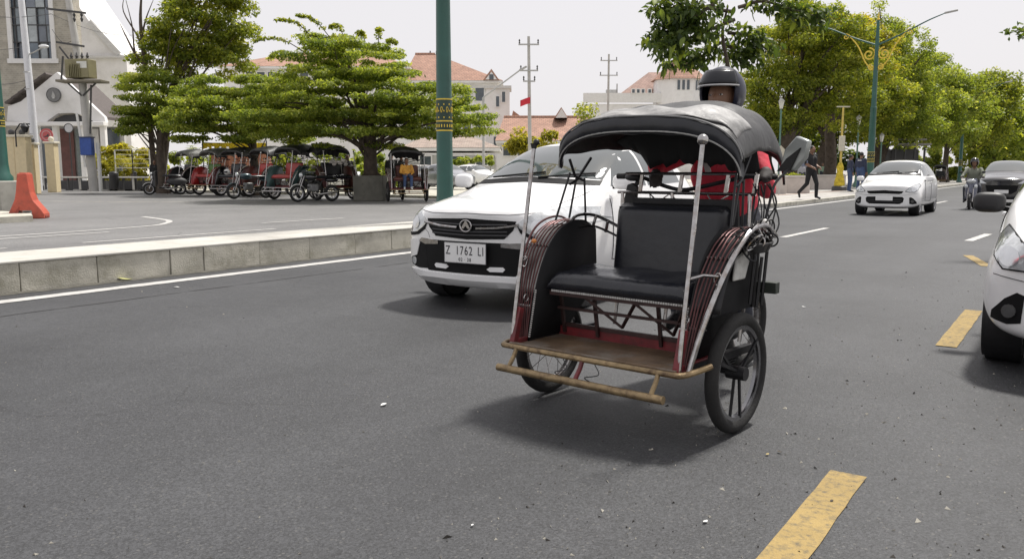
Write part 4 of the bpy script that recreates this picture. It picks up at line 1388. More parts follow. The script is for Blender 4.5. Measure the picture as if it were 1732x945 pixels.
# mirror on a bent stem
ms = MB().tube(smooth_path([(.50, .30, .88), (.515, .34, 1.02), (.515, .40, 1.13), (.535, .46, 1.185), (.55, .49, 1.21)], 5), .0065, 7).build('mirror_stem', black_steel, hero)
sh = MB().prism([(-.055, -.085), (.03, -.07), (.075, .0), (.075, .085), (.0, .095), (-.05, .02)], -.016, .016, 'y')
sh.build('mirror_shell', mat('mirror_grey', (.34, .36, .35), .25, .2, var=.1), ms, bevel=.008, loc=(.565, .50, 1.275), rot=(0, rad(12), rad(-14)))
MB().prism([(-.060, -.092), (.012, -.075), (.045, .045), (-.02, -.02)], -.026, .004, 'y').build('mirror_back', black_plastic, ms, loc=(.565, .50, 1.275), rot=(0, rad(12), rad(-14)))
ms2 = MB().tube([(-.27, .44, 1.16), (-.30, .42, 1.10), (-.315, .42, 1.04)], .012, 7).build('brake_lever', black_plastic, hero)
MB().sph((-.30, .42, 1.165), (.055, .03, .022), 14, 8).build('lever_hood', black_plastic, ms2)
MB().prism([(-.055, -.06), (.03, -.06), (.04, .05), (.01, .07), (-.025, .06)], -.012, .012, 'y').build('lever_guard', black_plastic, ms2, loc=(-.31, .42, 1.065), bevel=.006)
# bundle of wires and a dark basket on the right mudguard
rr = random.Random(11)
for k in range(16):
    c = Vector((.585 + rr.uniform(-.03, .035), .10 + rr.uniform(-.13, .12), .885 + rr.uniform(-.06, .06)))
    ra, rb = rr.uniform(.02, .06), rr.uniform(.02, .06)
    tl = rr.uniform(0, PI)
    ax1 = Vector((math.cos(tl) * .5, math.sin(tl), rr.uniform(-.4, .4))).normalized(); ax2 = ax1.cross(Vector((rr.uniform(.3, 1), rr.uniform(-.4, .4), rr.uniform(-.3, .5)))).normalized()
    MB().tube([c + ax1 * ra * math.cos(a) + ax2 * rb * math.sin(a) for a in [i * PI / 9 for i in range(18)]], rr.choice([.004, .005, .0035]), 5, closed=True).build('wire_loop', rr.choice([black_steel, black_plastic, dark_grey, chrome if k % 5 == 0 else black_steel]), hero)
MB().grid(lambda u, v: (0.575 + .045 * math.cos(u * 2 * PI) * (.6 + .4 * v), .12 + .12 * math.sin(u * 2 * PI) * (.6 + .4 * v), .83 + v * .045), 18, 4).build('wire_basket', black_plastic, hero, solid=.006)
MB().prism([(-.16, .55), (.30, .55), (.32, .86), (.1, .90), (-.12, .80)], .478, .492, 'x').build('side_skirt', MATS['matt_black_panel'], hero)
MB().box((.50, .30, .645), (.19, .05, .055), rz=.05).build('step_bar', mat('step_bar', (.022, .028, .022), .5, var=.3), hero, bevel=.004)
wl = MB()
for (x, y_, z0, z1) in ((.53, .14, .58, .82), (.545, .18, .56, .80), (.50, .24, .55, .84), (.53, .27, .56, .82)):
    wl.tube([(x, y_, z0), (x + .01, y_ + .02, z1)], .008, 6)
wl.build('rear_stay', black_steel, hero)
for k in range(9):
    x0 = .40 + rr.uniform(0, .16)
    MB().tube(smooth_path([(x0, .34, 1.16 - rr.uniform(0, .05)), (x0 + rr.uniform(-.03, .05), .36, 1.05), (x0 + rr.uniform(-.02, .06), .33, .95), (x0 + .05, .24, .87)], 4), rr.choice([.003, .004]), 5).build('cable', black_plastic, hero)
MB().sph((.535, .26, .945), (.022, .02, .03), 10, 8).build('indicator_lamp', mat('lamp_white', (.6, .58, .55), .3, var=.1), hero)
MB().sph((-.50, -.20, .842), (.016, .012, .012), 10, 8).build('reflector', mat('amber_reflector', (.55, .20, .05), .3, var=.2), hero)
MB().prism([(.0, .70), (.12, .70), (.17, .80), (.12, .84), (.02, .80)], .50, .515, 'x').build('rear_panel', mat('rear_panel_white', (.5, .5, .48), .5, var=.2, vscale=8, dirt=(.05, .05, .05), dirtamt=.6, dscale=9), hero, bevel=.01)
pnl = MB().box((.09, .30, .86), (.60, .02, .40), rx=.1)
pnl.build('seat_back_panel', black_steel, hero)
for k in (1, 3):
    MB().tube(smooth_path([(-.2 + k * .09, -.46, .33), (-.17 + k * .09, -.47, .285), (-.21 + k * .085, -.50, .27), (-.19 + k * .09, -.51, .258)], 4), .003, 4).build('loose_wire', black_plastic, hero)

RED = mat('red_jacket', (.62, .035, .065), .75, var=.18, vscale=9, bump=.5, bscale=14)
DENIM = mat('dark_trousers', (.035, .038, .05), .85, var=.2, bump=.3, bscale=20)
GLV = mat('dark_glove', (.035, .028, .026), .7, var=.3, vscale=20)
DRV = dict(STAND, pel=(0, 1.05, .84), wai=(-.01, 1.0, .97), che=(-.02, .93, 1.18), nec=(0, .89, 1.41), hed=(0, .85, 1.603),
           sl=(.175, .90, 1.32), el=(.31, .78, 1.10), wl=(.40, .56, 1.165), sr=(-.20, .88, 1.32), er=(-.30, .66, 1.22), wr=(-.215, .515, 1.185),
           hl=(.10, 1.02, .82), kl=(.22, .66, .74), al=(.20, .80, .36), tl=(.20, .66, .32), hr=(-.10, 1.02, .82), kr=(-.22, .66, .74), ar=(-.20, .80, .36), tr=(-.20, .66, .32))
drv = person('person', 'rickshaw rider in red jacket, dark gloves and dark helmet, behind the black hood', BK, BK_R, DRV, RED, DENIM, voxel=.010, helmet=mat('navy_helmet', (.012, .014, .030), .32, 0, var=.15, spec=.4), gloves=GLV, face=2)
MB().box((-.065, .80, 1.24), (.035, .012, .11), ry=rad(-22)).build('jacket_stripe', mat('pale_stripe', (.6, .58, .56), .7, var=.1), drv, bevel=.004)

# ================================================================== CARS IN VIEW
car('hatchback_car', 'white hatchback with plate Z 1762 LI right behind the rickshaw', (-4.29, 5.60, 0), rad(1.5), 'new', plate=(('Z', '1762', 'LI'), '02 \u00b7 28'))
c2 = at(1507, 24.1)
car('hatchback_car', 'white hatchback with two dark grille slots driving mid-road', (-4.33, 24.1, 0), rad(-1), 'old', spec=OLDH)
car('hatchback_car', 'white hatchback with black mirror, cut off by the right edge', (.385, 5.42, 0), 0, 'old', mirror_m=black_plastic, spec=OLDH)
BLK = mat('black_car_paint', (.012, .012, .014), .2, var=.1, coat=1.)
car('hatchback_car', 'black car with pale reflecting windscreen behind the scooter rider', (-2.25, 33.5, 0), 0, 'far', paint=BLK, spec=SEDAN_SUV, R=.30, detail=False)
SIL = mat('silver_car_paint', (.30, .31, .33), .25, .5, var=.05, coat=.8)
DKB = mat('dark_blue_car_paint', (.02, .025, .04), .22, .2, var=.1, coat=1.)
for i, (px_, d, rz, m_, lb) in enumerate([
    (715, 47, 100, DKB, 'dark car parked beyond the tall green lamp post, left of it'),
    (790, 48, 75, SIL, 'grey car parked just right of the tall green lamp post'),
    (838, 55, 80, white_paint, 'white parked car at the back of the forecourt, farthest right of the row'),
    (628, 46, 95, white_paint, 'white car parked behind the planter tree trunk'),
    (756, 57, 85, mat('beige_car_paint', (.45, .43, .38), .25, .2, var=.05, coat=.8), 'beige car parked behind the dark and grey cars in the forecourt')]):
    p = at(px_, d)
    car('hatchback_car', lb, (p.x, p.y, .12), rad(rz), 'far', paint=m_, detail=False, group='cars parked in the forecourt')

# scooter and rider coming up the lane
sp = Vector((-2.80, 29.3, 0))
motorcycle('motor_scooter', 'dark blue and white scooter ridden towards the camera beside the black car', sp + Vector((0, .6, 0)), 0, mat('scooter_blue', (.10, .11, .16), .25, .2, var=.3, vscale=3, coat=.8), scooter=True, fender=black_plastic)
person('person', 'scooter rider in grey-green jacket and black helmet', sp + Vector((0, .85, 0)), 0, RIDE, mat('sage_jacket', (.17, .18, .14), .8, var=.15, bump=.3, bscale=12), DENIM, helmet=mat('black_helmet', (.02, .02, .022), .2, var=.2, coat=1.), face=True, gloves=GLV)
p = at(1590, 78)
g2 = becak('cycle_rickshaw', 'small rickshaw far down the road past the white hatchback', (p.x, p.y, .0), rad(5), hero=False, sc=1.15)
p = at(1716, 44)
motorcycle('motorcycle', 'dark motorcycle at the roadside beyond the black car', (p.x, p.y, 0), rad(8), dark_grey)
person('person', 'rider in dark clothes on the motorcycle beyond the black car', (p.x, p.y + .25, 0), rad(8), RIDE, mat('brown_shirt', (.10, .06, .05), .8, var=.2), DENIM, helmet=mat('grey_helmet', (.2, .2, .2), .2, var=.1, coat=1.))

# pedestrians
NAVY = mat('navy_uniform', (.025, .032, .062), .85, var=.2, bump=.3, bscale=20)
JEAN = mat('blue_jeans', (.045, .075, .16), .85, var=.2, bump=.3, bscale=20)
BLKC = mat('black_clothes', (.014, .014, .015), .85, var=.25, bump=.3, bscale=20)
p = at(1372, 31.8) + Vector((0, 0, .11))
w1 = person('person', 'pedestrian in black striding along the plaza kerb with a small shoulder bag', p, rad(62), WALK, BLKC, BLKC, sc=1.22, sleeves=False)
bg = MB().box((-.22, .06, 1.12), (.07, .20, .20), rz=.2).build('shoulder_bag', mat('grey_blue_bag', (.16, .18, .24), .8, var=.2), w1, bevel=.02)
for (px_, d, rz, s, l, sc_, lb) in [
    (1456, 41, 160, NAVY, JEAN, 1.2, 'person in dark navy top and blue jeans standing just left of the white hatchback'),
    (1438, 43, 120, NAVY, JEAN, 1.15, 'person in navy top half hidden left of the standing navy pair'),
    (1471, 46, 20, BLKC, DENIM, .98, 'person in black behind the roof of the mid-road white hatchback'),
    (1357, 47, 200, mat('grey_shirt', (.3, .3, .32), .8, var=.1), DENIM, .95, 'person in grey shirt behind the striding pedestrian'),
    (1391, 60, 30, mat('pale_green_shirt', (.25, .36, .26), .8, var=.1), DENIM, 1.0, 'person in pale green shirt on the plaza near the yellow sign post'),
    (1405, 58, 60, mat('cream_shirt', (.55, .5, .42), .8, var=.1), BLKC, .95, 'person in cream shirt standing by the yellow sign post'),
    (1340, 66, 90, mat('white_shirt', (.65, .64, .62), .8, var=.05), DENIM, 1.0, 'person in white shirt under the leaning dark tree trunk'),
    (1500, 70, 90, BLKC, BLKC, 1.0, 'person in dark clothes by the kiosk beyond the hatchback roof'),
    (1530, 74, 60, mat('rust_shirt', (.30, .12, .07), .8, var=.1), DENIM, 1.0, 'person in rust shirt right of the kiosk')]:
    q = at(px_, d)
    o = person('person', lb, (q.x, q.y, .11), rad(rz), STAND, s, l, sc=sc_, voxel=.022, sleeves=(s is not BLKC))
    if s is NAVY and px_ == 1456:
        MB().box((0, .125, 1.33), (.17, .006, .035)).build('back_print', mat('white_print', (.6, .6, .6), .7, var=.2, vscale=80), o)

# ================================================================== THE RANK OF PARKED RICKSHAWS
RSEAT = mat('red_seat', (.40, .045, .04), .4, var=.15, vscale=6)
RGUARD = mat('red_guard', (.36, .03, .03), .3, .1, var=.15, coat=.5)
GREENB = mat('green_backrest', (.09, .20, .045), .5, var=.2)
TEAL = mat('teal_panel', (.07, .13, .13), .4, var=.2, vscale=6)
BRWN = mat('brown_seat', (.10, .030, .022), .5, var=.2)
CRM = mat('cream_guard', (.50, .50, .42), .5, var=.15)
GCAN = mat('grey_canvas', (.11, .11, .105), .6, var=.3, vscale=5, dirt=(.3, .29, .27), dirtamt=.6, dscale=4)
G = 'rickshaws parked in the rank'
rank = [
    (308, 43.5, -42, dict(canopy_m=GCAN, bumper_m=chrome), 'parked rickshaw with black seat and grey hood, first in the rank beside the scooter'),
    (352, 41.2, -36, dict(seat_m=RSEAT, back_m=GREENB, floor_m=RSEAT, guard_m=RGUARD, canopy_m=GCAN, side_m=RGUARD, rib_m=RGUARD), 'parked rickshaw with red floor and mudguard and green backrest'),
    (392, 39.8, -30, dict(canopy_m=canvas, bumper_m=chrome, side_m=BLK), 'parked black rickshaw with a white helmet on it'),
    (438, 38.2, -38, dict(seat_m=RSEAT, back_m=RSEAT, side_m=BRWN, canopy_m=canvas), 'parked rickshaw with dull red seat behind the dark blue motorcycle'),
    (486, 34.8, -30, dict(seat_m=RSEAT, back_m=RSEAT, side_m=TEAL, rib_m=TEAL, guard_m=TEAL, bumper_m=chrome, canopy_m=canvas), 'parked rickshaw with bright red backrest, teal sides and chrome bumper'),
    (566, 34.6, 42, dict(side_m=BRWN, guard_m=CRM, canopy_m=canvas, seat_m=vinyl), 'parked rickshaw with cream mudguard beside the concrete planter'),
    (688, 32.8, 14, dict(seat_m=BRWN, back_m=BRWN, canopy_m=canvas, guard_m=CRM), 'parked rickshaw carrying a sitting man, right of the planter'),
]
rank_pos = []
for px_, d, rz, kw, lb in rank:
    p = at(px_, d)
    becak('cycle_rickshaw', lb, (p.x, p.y, 0), HEAD + rad(rz), hero=False, group=G, sc=1.5 if px_ < 600 else 1.38, **kw)
    rank_pos.append(p)
p = at(688, 32.8)
fwd = Vector((math.sin(HEAD + rad(14)), -math.cos(HEAD + rad(14)), 0))
person('person', 'man in orange and yellow shirt and blue jeans sitting in the right-hand parked rickshaw', p + Vector((0, 0, .44)), HEAD + rad(14), SIT, mat('orange_yellow_shirt', (.60, .30, .05), .8, var=.5, vscale=5), JEAN, sc=1.0, shoes=mat('white_shoes', (.6, .6, .58), .6, var=.1))
hp = at(384, 39.0)
hm = MB().sph((0, 0, 0), (.14, .16, .14), 18, 12)
ho = hm.build('helmet', mat('white_helmet', (.72, .72, .70), .25, var=.05, coat=.8), loc=(hp.x, hp.y, zat(291, 39.0)))
tag(ho, 'white helmet resting on the black rickshaw in the rank', 'helmet')
MB().grid(lambda u, v: (.145 * math.sin((u - .5) * 2.2), -.165 * math.cos((u - .5) * 2.2), -.04 + v * .09), 10, 3).build('visor', dark_grey, ho, solid=.004)
for px_, d, rz, m_, sct, fen, lb in [
    (277, 42.0, -62, dark_grey, True, mat('white_fender', (.6, .6, .58), .4, var=.1), 'scooter with white front fender parked at the left end of the rickshaw rank'),
    (421, 36.2, -48, mat('dark_teal_paint', (.02, .045, .06), .3, .2, var=.2, coat=.6), False, None, 'dark blue motorcycle parked in front of the red-seated rickshaw'),
    (531, 32.6, -50, BLK, False, MATS['white_fender'], 'black motorcycle with white front fender in front of the cream-guarded rickshaw')]:
    p = at(px_, d)
    motorcycle('motorcycle' if not sct else 'motor_scooter', lb, (p.x, p.y, 0), HEAD + rad(rz), m_, scooter=sct, fender=fen)
for px_, d, s, lb, sc_, kw in [
    (588, 37, BLKC, 'person in dark clothes standing left of the planter tree', 1.08, {}),
    (662, 38, BLKC, 'left of two dark-clothed people standing behind the occupied parked rickshaw', 1.1, {}),
    (679, 37.6, BLKC, 'right of two dark-clothed people standing behind the occupied parked rickshaw', 1.1, {}),
    (262, 45, BLKC, 'person in black beside the left tree trunk behind the scooter', 1.0, {})]:
    q = at(px_, d)
    person('person', lb, (q.x, q.y, .12), HEAD + rad(20), STAND, s, s, voxel=.022, sc=sc_, **kw)
# white laundry bundles heaped on the cream-guarded rickshaw
q = at(568, 34.2)
rr = random.Random(2)
bn = MB()
for k in range(14):
    bn.sph((rr.uniform(-.42, .42), rr.uniform(-.15, .15), rr.uniform(-.05, .12)), (rr.uniform(.08, .14), rr.uniform(.07, .12), rr.uniform(.05, .09)), 10, 7)
bo = bn.build('cloth_bundle', mat('white_cloth', (.55, .52, .48), .9, var=.3, vscale=5, bump=.6, bscale=9), loc=(q.x, q.y, zat(276, 34.2)), rot=(0, 0, HEAD))
tag(bo, 'crumpled pile of pale cloth on the rickshaw with the cream mudguard', 'cloth')
# ================================================================== TREES AND PLANTS
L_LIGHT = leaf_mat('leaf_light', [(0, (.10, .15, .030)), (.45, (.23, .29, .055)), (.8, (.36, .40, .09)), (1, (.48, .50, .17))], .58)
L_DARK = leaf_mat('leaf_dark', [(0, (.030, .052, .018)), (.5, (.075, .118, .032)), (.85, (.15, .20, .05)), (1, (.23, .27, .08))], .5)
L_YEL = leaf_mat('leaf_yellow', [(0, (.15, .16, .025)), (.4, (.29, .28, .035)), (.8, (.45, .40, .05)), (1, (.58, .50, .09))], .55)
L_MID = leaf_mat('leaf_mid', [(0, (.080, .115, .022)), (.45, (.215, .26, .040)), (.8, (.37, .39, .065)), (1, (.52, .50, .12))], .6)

def crown_mesh(name, clumps, leaf, m, seed, up=.55, droop=.0, shell=.6, aspect=.55):
    """clumps: (centre, radii, number of leaves). Every leaf is a folded diamond."""
    rng = np.random.default_rng(seed)
    Vs, tint = [], []
    for c, r, n in clumps:
        n = int(n)
        d = rng.normal(size=(n, 3)); d /= np.linalg.norm(d, axis=1)[:, None]
        rad_ = rng.random(n) ** (1 / 3 * (1 - shell) + .08)
        P = np.array(c) + d * rad_[:, None] * np.array(r) * (1 + .16 * rng.normal(size=(n, 1)))
        nor = d * .35 + rng.normal(size=(n, 3)) * .55 + np.array([0, 0, up])
        nor /= np.linalg.norm(nor, axis=1)[:, None]
        ax = rng.normal(size=(n, 3)) + d * .9
        ax[:, 2] -= droop
        ax -= nor * np.sum(ax * nor, axis=1)[:, None]
        ax /= np.linalg.norm(ax, axis=1)[:, None] + 1e-9
        sd = np.cross(nor, ax)
        L = leaf * (.65 + .7 * rng.random(n))[:, None]
        W = L * aspect * .5
        v0 = P - ax * L * .5
        v1 = P + sd * W + nor * L * .08
        v2 = P + ax * L * .5 - nor * L * .10
        v3 = P - sd * W + nor * L * .08
        Vs.append(np.stack([v0, v1, v2, v3], 1).reshape(-1, 3))
        ct = rng.normal() * .13
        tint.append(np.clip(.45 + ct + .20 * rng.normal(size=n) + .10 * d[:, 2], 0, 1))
    V = np.concatenate(Vs); T = np.concatenate(tint)
    nf = len(V) // 4
    me = bpy.data.meshes.new(name)
    me.vertices.add(len(V)); me.loops.add(len(V)); me.polygons.add(nf)
    me.vertices.foreach_set('co', V.ravel())
    me.loops.foreach_set('vertex_index', np.arange(len(V)))
    me.polygons.foreach_set('loop_start', np.arange(nf) * 4)
    at_ = me.attributes.new('tint', 'FLOAT', 'FACE')
    at_.data.foreach_set('value', T.astype(np.float32))
    me.materials.append(m)
    me.update(); me.validate()
    return me

def tree(name, label, px_, d, trunk_r, zfork, ell, m, seed, nclump=60, leaf=.22, per=330, lean=(0, 0), bark_m=None, flat=.55, csize=1.0, base_z=.1, limbs=14, droop=.1, up=.55, extra=None, layered=False, aspect=.55, shell=.6, trunk_px=None):
    """ell: list of crown ellipsoids given in the photograph: (px, py, half width px, half height px, depth radius m, weight)"""
    rng = random.Random(seed)
    base = at(trunk_px if trunk_px is not None else px_, d)
    t = thing(name, label, 'tree', (base.x, base.y, 0))
    s = d / FPX
    cl = []
    wsum = sum(e[5] for e in ell)
    for (ex, ey, hw, hh, dr, w) in ell:
        cc = at(ex, d) - base; cz = zat(ey, d)
        for k in range(max(1, int(nclump * w / wsum))):
            for _ in range(30):
                a = Vector((rng.uniform(-1, 1), rng.uniform(-1, 1), rng.uniform(-1, 1)))
                if .35 < a.length < 1: break
            off = RH * (a.x * hw * s) + FH * (a.y * dr)
            cr = rng.uniform(.55, 1.0) * csize
            z = cz + a.z * hh * s
            if layered:
                q = .55
                z = z * .35 + (round(z / q) * q) * .65 + rng.uniform(-.12, .12)
            cl.append(((cc.x + off.x, cc.y + off.y, z), (cr * rng.uniform(.8, 1.25), cr * rng.uniform(.8, 1.25), cr * flat * rng.uniform(.7, 1.2)), per * cr * cr / (csize * csize) * 1.5))
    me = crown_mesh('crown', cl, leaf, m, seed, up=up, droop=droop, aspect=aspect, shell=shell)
    co = bpy.data.objects.new('crown', me); COL.objects.link(co); co.parent = t
    # trunk and limbs reach into the clumps
    b = MB()
    fk = Vector((RH.x * lean[0] + FH.x * lean[1], RH.y * lean[0] + FH.y * lean[1], zfork))
    wob = [Vector((rng.uniform(-1, 1), rng.uniform(-1, 1), 0)) * trunk_r * .5 for _ in range(3)]
    path = smooth_path([Vector((0, 0, base_z - .15)), fk * .3 + wob[0] + Vector((0, 0, 0)), fk * .65 + wob[1], fk], 5)
    rr_ = [trunk_r * (1.45 - .45 * min(1, i / 3)) * (1 - .35 * i / (len(path) - 1)) for i in range(len(path))]
    b.tube(path, rr_, 12)
    order = sorted(range(len(cl)), key=lambda i: rng.random())
    for i in order[:limbs]:
        c = Vector(cl[i][0])
        if c.z < zfork * .75: continue
        st = path[rng.randint(len(path) // 2, len(path) - 1)]
        mid = st.lerp(c, .5) + Vector((rng.uniform(-.3, .3), rng.uniform(-.3, .3), .12 * (c - st).length * rng.uniform(.2, 1)))
        P = smooth_path([st, mid, c], 5)
        r0 = trunk_r * rng.uniform(.13, .28)
        b.tube(P, [r0 * (1 - .85 * k / (len(P) - 1)) for k in range(len(P))], 6)
    b.build('trunk', bark_m or bark, t)
    if extra: extra(t, base)
    return t

# left: dark tall tree with dead twigs, two spreading trees over the rank
tree('shade_tree', 'tall dark leafy tree with bare twigs standing right of the transformer pole', 262, 47, .38, 5.0, [(350, 40, 90, 62, 2.0, 2.3), (300, 95, 70, 40, 1.8, .8), (400, 105, 40, 30, 1.4, .4), (390, -20, 60, 40, 1.6, .8)], L_MID, 5, nclump=190, leaf=.19, per=170, csize=.70, flat=.6, limbs=26, lean=(.6, 0), trunk_px=262)
tw = thing('bare_tree', 'bare leafless branches rising left of the tall dark tree', 'tree', at(262, 46.4))
b = MB()
q0 = Vector((0, 0, .1)); s46 = 46.4 / FPX
def lp(px_, py_): return RH * ((px_ - 262) * s46) + Vector((0, 0, zat(py_, 46.4)))
b.tube(smooth_path([q0, lp(258, 200), lp(255, 110), lp(252, 40), lp(256, -10)], 4), [.16, .16, .15, .15, .14, .14, .13, .13, .12, .12, .11, .1, .09, .08, .07, .06, .05][:17], 8)
for pts in ([(254, 110), (240, 88), (238, 45), (230, 0)], [(254, 90), (245, 60), (225, 20), (228, -8)], [(240, 92), (226, 60), (218, 40)], [(253, 60), (262, 30), (275, 0)]):
    b.tube(smooth_path([lp(*p_) for p_ in pts], 4), [.07 * (1 - .8 * i / (4 * (len(pts) - 1))) for i in range(4 * (len(pts) - 1) + 1)], 6)
b.build('trunk', bark, tw)
tree('shade_tree', 'lighter low-branched tree left of the rank, under the tall dark tree', 275, 45, .28, 3.2, [(265, 165, 62, 48, 2.0, 1.2), (330, 185, 45, 38, 2.0, .7), (235, 200, 30, 25, 1.2, .25)], L_LIGHT, 8, nclump=140, leaf=.155, per=180, csize=.6, flat=.42, layered=True, limbs=16)
tree('shade_tree', 'spreading tree with layered pale green foliage behind the middle of the rank', 430, 41, .25, 3.0, [(410, 195, 110, 45, 2.6, 1.3), (370, 165, 75, 34, 2.0, .7), (460, 225, 90, 22, 2.0, .6), (330, 210, 60, 30, 2, .5), (470, 160, 70, 40, 2.4, .7)], L_LIGHT, 9, nclump=270, leaf=.145, per=180, csize=.58, flat=.36, layered=True, limbs=16)
tree('shade_tree', 'broad tree with flat layered foliage growing out of the concrete planter', 628, 34, .34, 2.9, [(610, 175, 200, 52, 3.6, 2.4), (595, 108, 115, 40, 2.8, 1.1), (725, 192, 118, 46, 3.0, 1.3), (490, 195, 100, 42, 3.0, .9), (570, 75, 55, 24, 1.4, .25), (600, 225, 170, 18, 3.0, .6)], L_LIGHT, 12, nclump=600, leaf=.125, per=175, csize=.55, flat=.30, layered=True, limbs=44, base_z=.9, droop=.15, up=.8)
# arching bare sprays on top of the planter tree
def spray_tree():
    t = bpy.data.objects['shade_tree.003'] if 'shade_tree.003' in bpy.data.objects else None
    base = at(628, 34); s = 34 / FPX
    b = MB(); rr = random.Random(4)
    cl = []
    for (x0, y0, x1, y1) in [(560, 90, 505, 42), (580, 85, 535, 35), (600, 82, 575, 45), (620, 85, 610, 50), (640, 92, 650, 55), (650, 98, 670, 72), (540, 100, 470, 72), (520, 110, 462, 86)]:
        a = RH * ((x0 - 628) * s) + Vector((0, 0, zat(y0, 34))); c = RH * ((x1 - 628) * s) + Vector((0, 0, zat(y1, 34)))
        a += FH * rr.uniform(-1, 1); c += FH * rr.uniform(-1.2, 1.2)
        tip = c + (c - a) * .25 - Vector((0, 0, .28))
        P = smooth_path([a, a.lerp(c, .6) + Vector((0, 0, .22)), c, tip], 5)
        b.tube(P, [.022 * (1 - .7 * i / (len(P) - 1)) for i in range(len(P))], 5)
        for k, q in enumerate(P[4:]):
            cl.append(((q.x, q.y, q.z), (.16, .16, .07), 16))
    b.build('twig', bark, t)
    me = crown_mesh('spray', cl, .13, L_MID, 77)
    o = bpy.data.objects.new('spray', me); COL.objects.link(o); o.parent = t
spray_tree()

# right: the avenue
tree('shade_tree', 'large leafy tree with leaning dark trunk left of the ornate lamp post', 1345, 53, .6, 5.0, [(1345, 110, 100, 85, 3.0, 2.0), (1300, 170, 62, 62, 2.4, .9), (1420, 140, 80, 80, 2.6, 1.2), (1370, 40, 100, 45, 2.6, .8)], L_MID, 21, nclump=300, leaf=.19, per=170, csize=.85, flat=.6, limbs=30, lean=(-.8, 0), trunk_px=1352, droop=.4)
tree('shade_tree', 'yellow-green tree crown glowing behind the ornate lamp post top', 1400, 58, .45, 6.0, [(1400, 70, 95, 42, 2.6, 1.3), (1450, 110, 60, 50, 2.4, .6), (1345, 90, 50, 30, 2, .3)], L_YEL, 22, nclump=170, leaf=.19, per=170, csize=.85, flat=.5, limbs=18)
tree('shade_tree', 'thick dark-trunked tree behind the yellow sign post', 1396, 62, .75, 5.0, [(1400, 205, 70, 48, 2.6, 1.0), (1480, 170, 55, 75, 2.6, 1.2)], L_MID, 23, nclump=160, leaf=.21, per=180, csize=.95, flat=.6, limbs=16, droop=.4)
tree('shade_tree', 'dense tree right of the ornate lamp post', 1487, 66, .7, 5.5, [(1500, 130, 70, 85, 3.0, 1.4), (1530, 190, 60, 55, 3.0, 1.0), (1480, 60, 40, 50, 2.0, .4)], L_LIGHT, 24, nclump=190, leaf=.22, per=190, csize=1.0, flat=.6, limbs=16, droop=.3)
tree('shade_tree', 'slender pale-trunked tree near the kiosk', 1528, 72, .22, 5.0, [(1545, 150, 60, 60, 3.0, 1.2), (1570, 200, 60, 45, 3.0, 1)], L_LIGHT, 25, nclump=130, leaf=.25, per=190, csize=1.15, flat=.6, limbs=10, bark_m=pale_bark)
tree('shade_tree', 'leafy roadside tree behind the far small rickshaw', 1600, 82, .3, 5.0, [(1600, 185, 58, 62, 4.0, 1.4), (1590, 135, 35, 30, 3.0, .4)], L_LIGHT, 26, nclump=120, leaf=.30, per=190, csize=1.4, flat=.6, limbs=8)
tree('shade_tree', 'dark green tree behind the scooter rider', 1640, 96, .3, 5.0, [(1645, 200, 50, 62, 4.0, 1.4), (1665, 155, 35, 30, 3.0, .5)], L_MID, 27, nclump=110, leaf=.34, per=190, csize=1.6, flat=.6, limbs=8)
tree('shade_tree', 'tree above the black car beyond the scooter rider', 1680, 115, .3, 5.0, [(1682, 225, 52, 48, 5.0, 1.2), (1675, 180, 36, 32, 4.0, .6)], L_LIGHT, 28, nclump=60, leaf=.5, per=180, csize=1.8, flat=.6, limbs=8)
tree('shade_tree', 'farthest avenue tree, cut by the right edge', 1730, 140, .3, 5.0, [(1730, 245, 50, 40, 6.0, 1.2), (1765, 225, 40, 45, 5.0, .6)], L_MID, 29, nclump=50, leaf=.6, per=180, csize=2.2, flat=.6, limbs=8)
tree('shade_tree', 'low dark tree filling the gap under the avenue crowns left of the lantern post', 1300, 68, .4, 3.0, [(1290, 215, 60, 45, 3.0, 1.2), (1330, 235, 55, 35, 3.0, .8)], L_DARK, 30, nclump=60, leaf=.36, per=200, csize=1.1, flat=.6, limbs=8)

# the near tree whose big drooping leaves hang into the top of the frame
D3 = 28.0
def big_leaf_tree():
    base = at(1232, 28.6)
    t = thing('broadleaf_tree', 'tree with large drooping dark leaves hanging into the sky above the rickshaw', 'tree', (base.x, base.y, 0))
    rr = random.Random(31)
    s = D3 / FPX
    off0 = at(1232, D3) - base
    def P3(px_, py_, dep=0): return off0 + RH * ((px_ - 1232) * s) + FH * dep + Vector((0, 0, zat(py_, D3)))
    b = MB()
    return t, base, rr, P3, b
t3, b3, rr, P3, b = big_leaf_tree()
tips = []
branches = [[(1225, 40), (1190, 55), (1150, 72), (1110, 90)], [(1228, 20), (1190, 15), (1140, 12), (1105, 20)], [(1232, 60), (1205, 78), (1180, 95), (1140, 98)], [(1228, -10), (1180, -25), (1130, -20)], [(1190, 55), (1160, 50), (1130, 50), (1098, 70)], [(1232, 50), (1265, 55), (1300, 80)], [(1230, 20), (1270, 10), (1320, 25), (1370, 40)], [(1230, -20), (1290, -30), (1360, -15)], [(1232, 70), (1250, 85), (1275, 98)], [(1190, 15), (1160, 35), (1120, 40)]]
for k, br in enumerate(branches):
    pts = smooth_path([P3(x, y, (k % 3 - 1) * .7) for x, y in br], 6)
    b.tube(pts, [.055 * (1 - .8 * i / (len(pts) - 1)) + .01 for i in range(len(pts))], 6)
    tips += pts[4:] + pts[-8:]
tp_ = [P3(1232, 300) * 0 + Vector((0, 0, .05)), Vector((.05, .02, 2.0)), P3(1228, 130), P3(1215, 60), P3(1222, 10)]
tpp = smooth_path(tp_, 5)
b.tube(tpp, [.11 * (1 - .72 * i / (len(tpp) - 1)) for i in range(len(tpp))], 10)
b.build('trunk', bark, t3)
lm = MB()
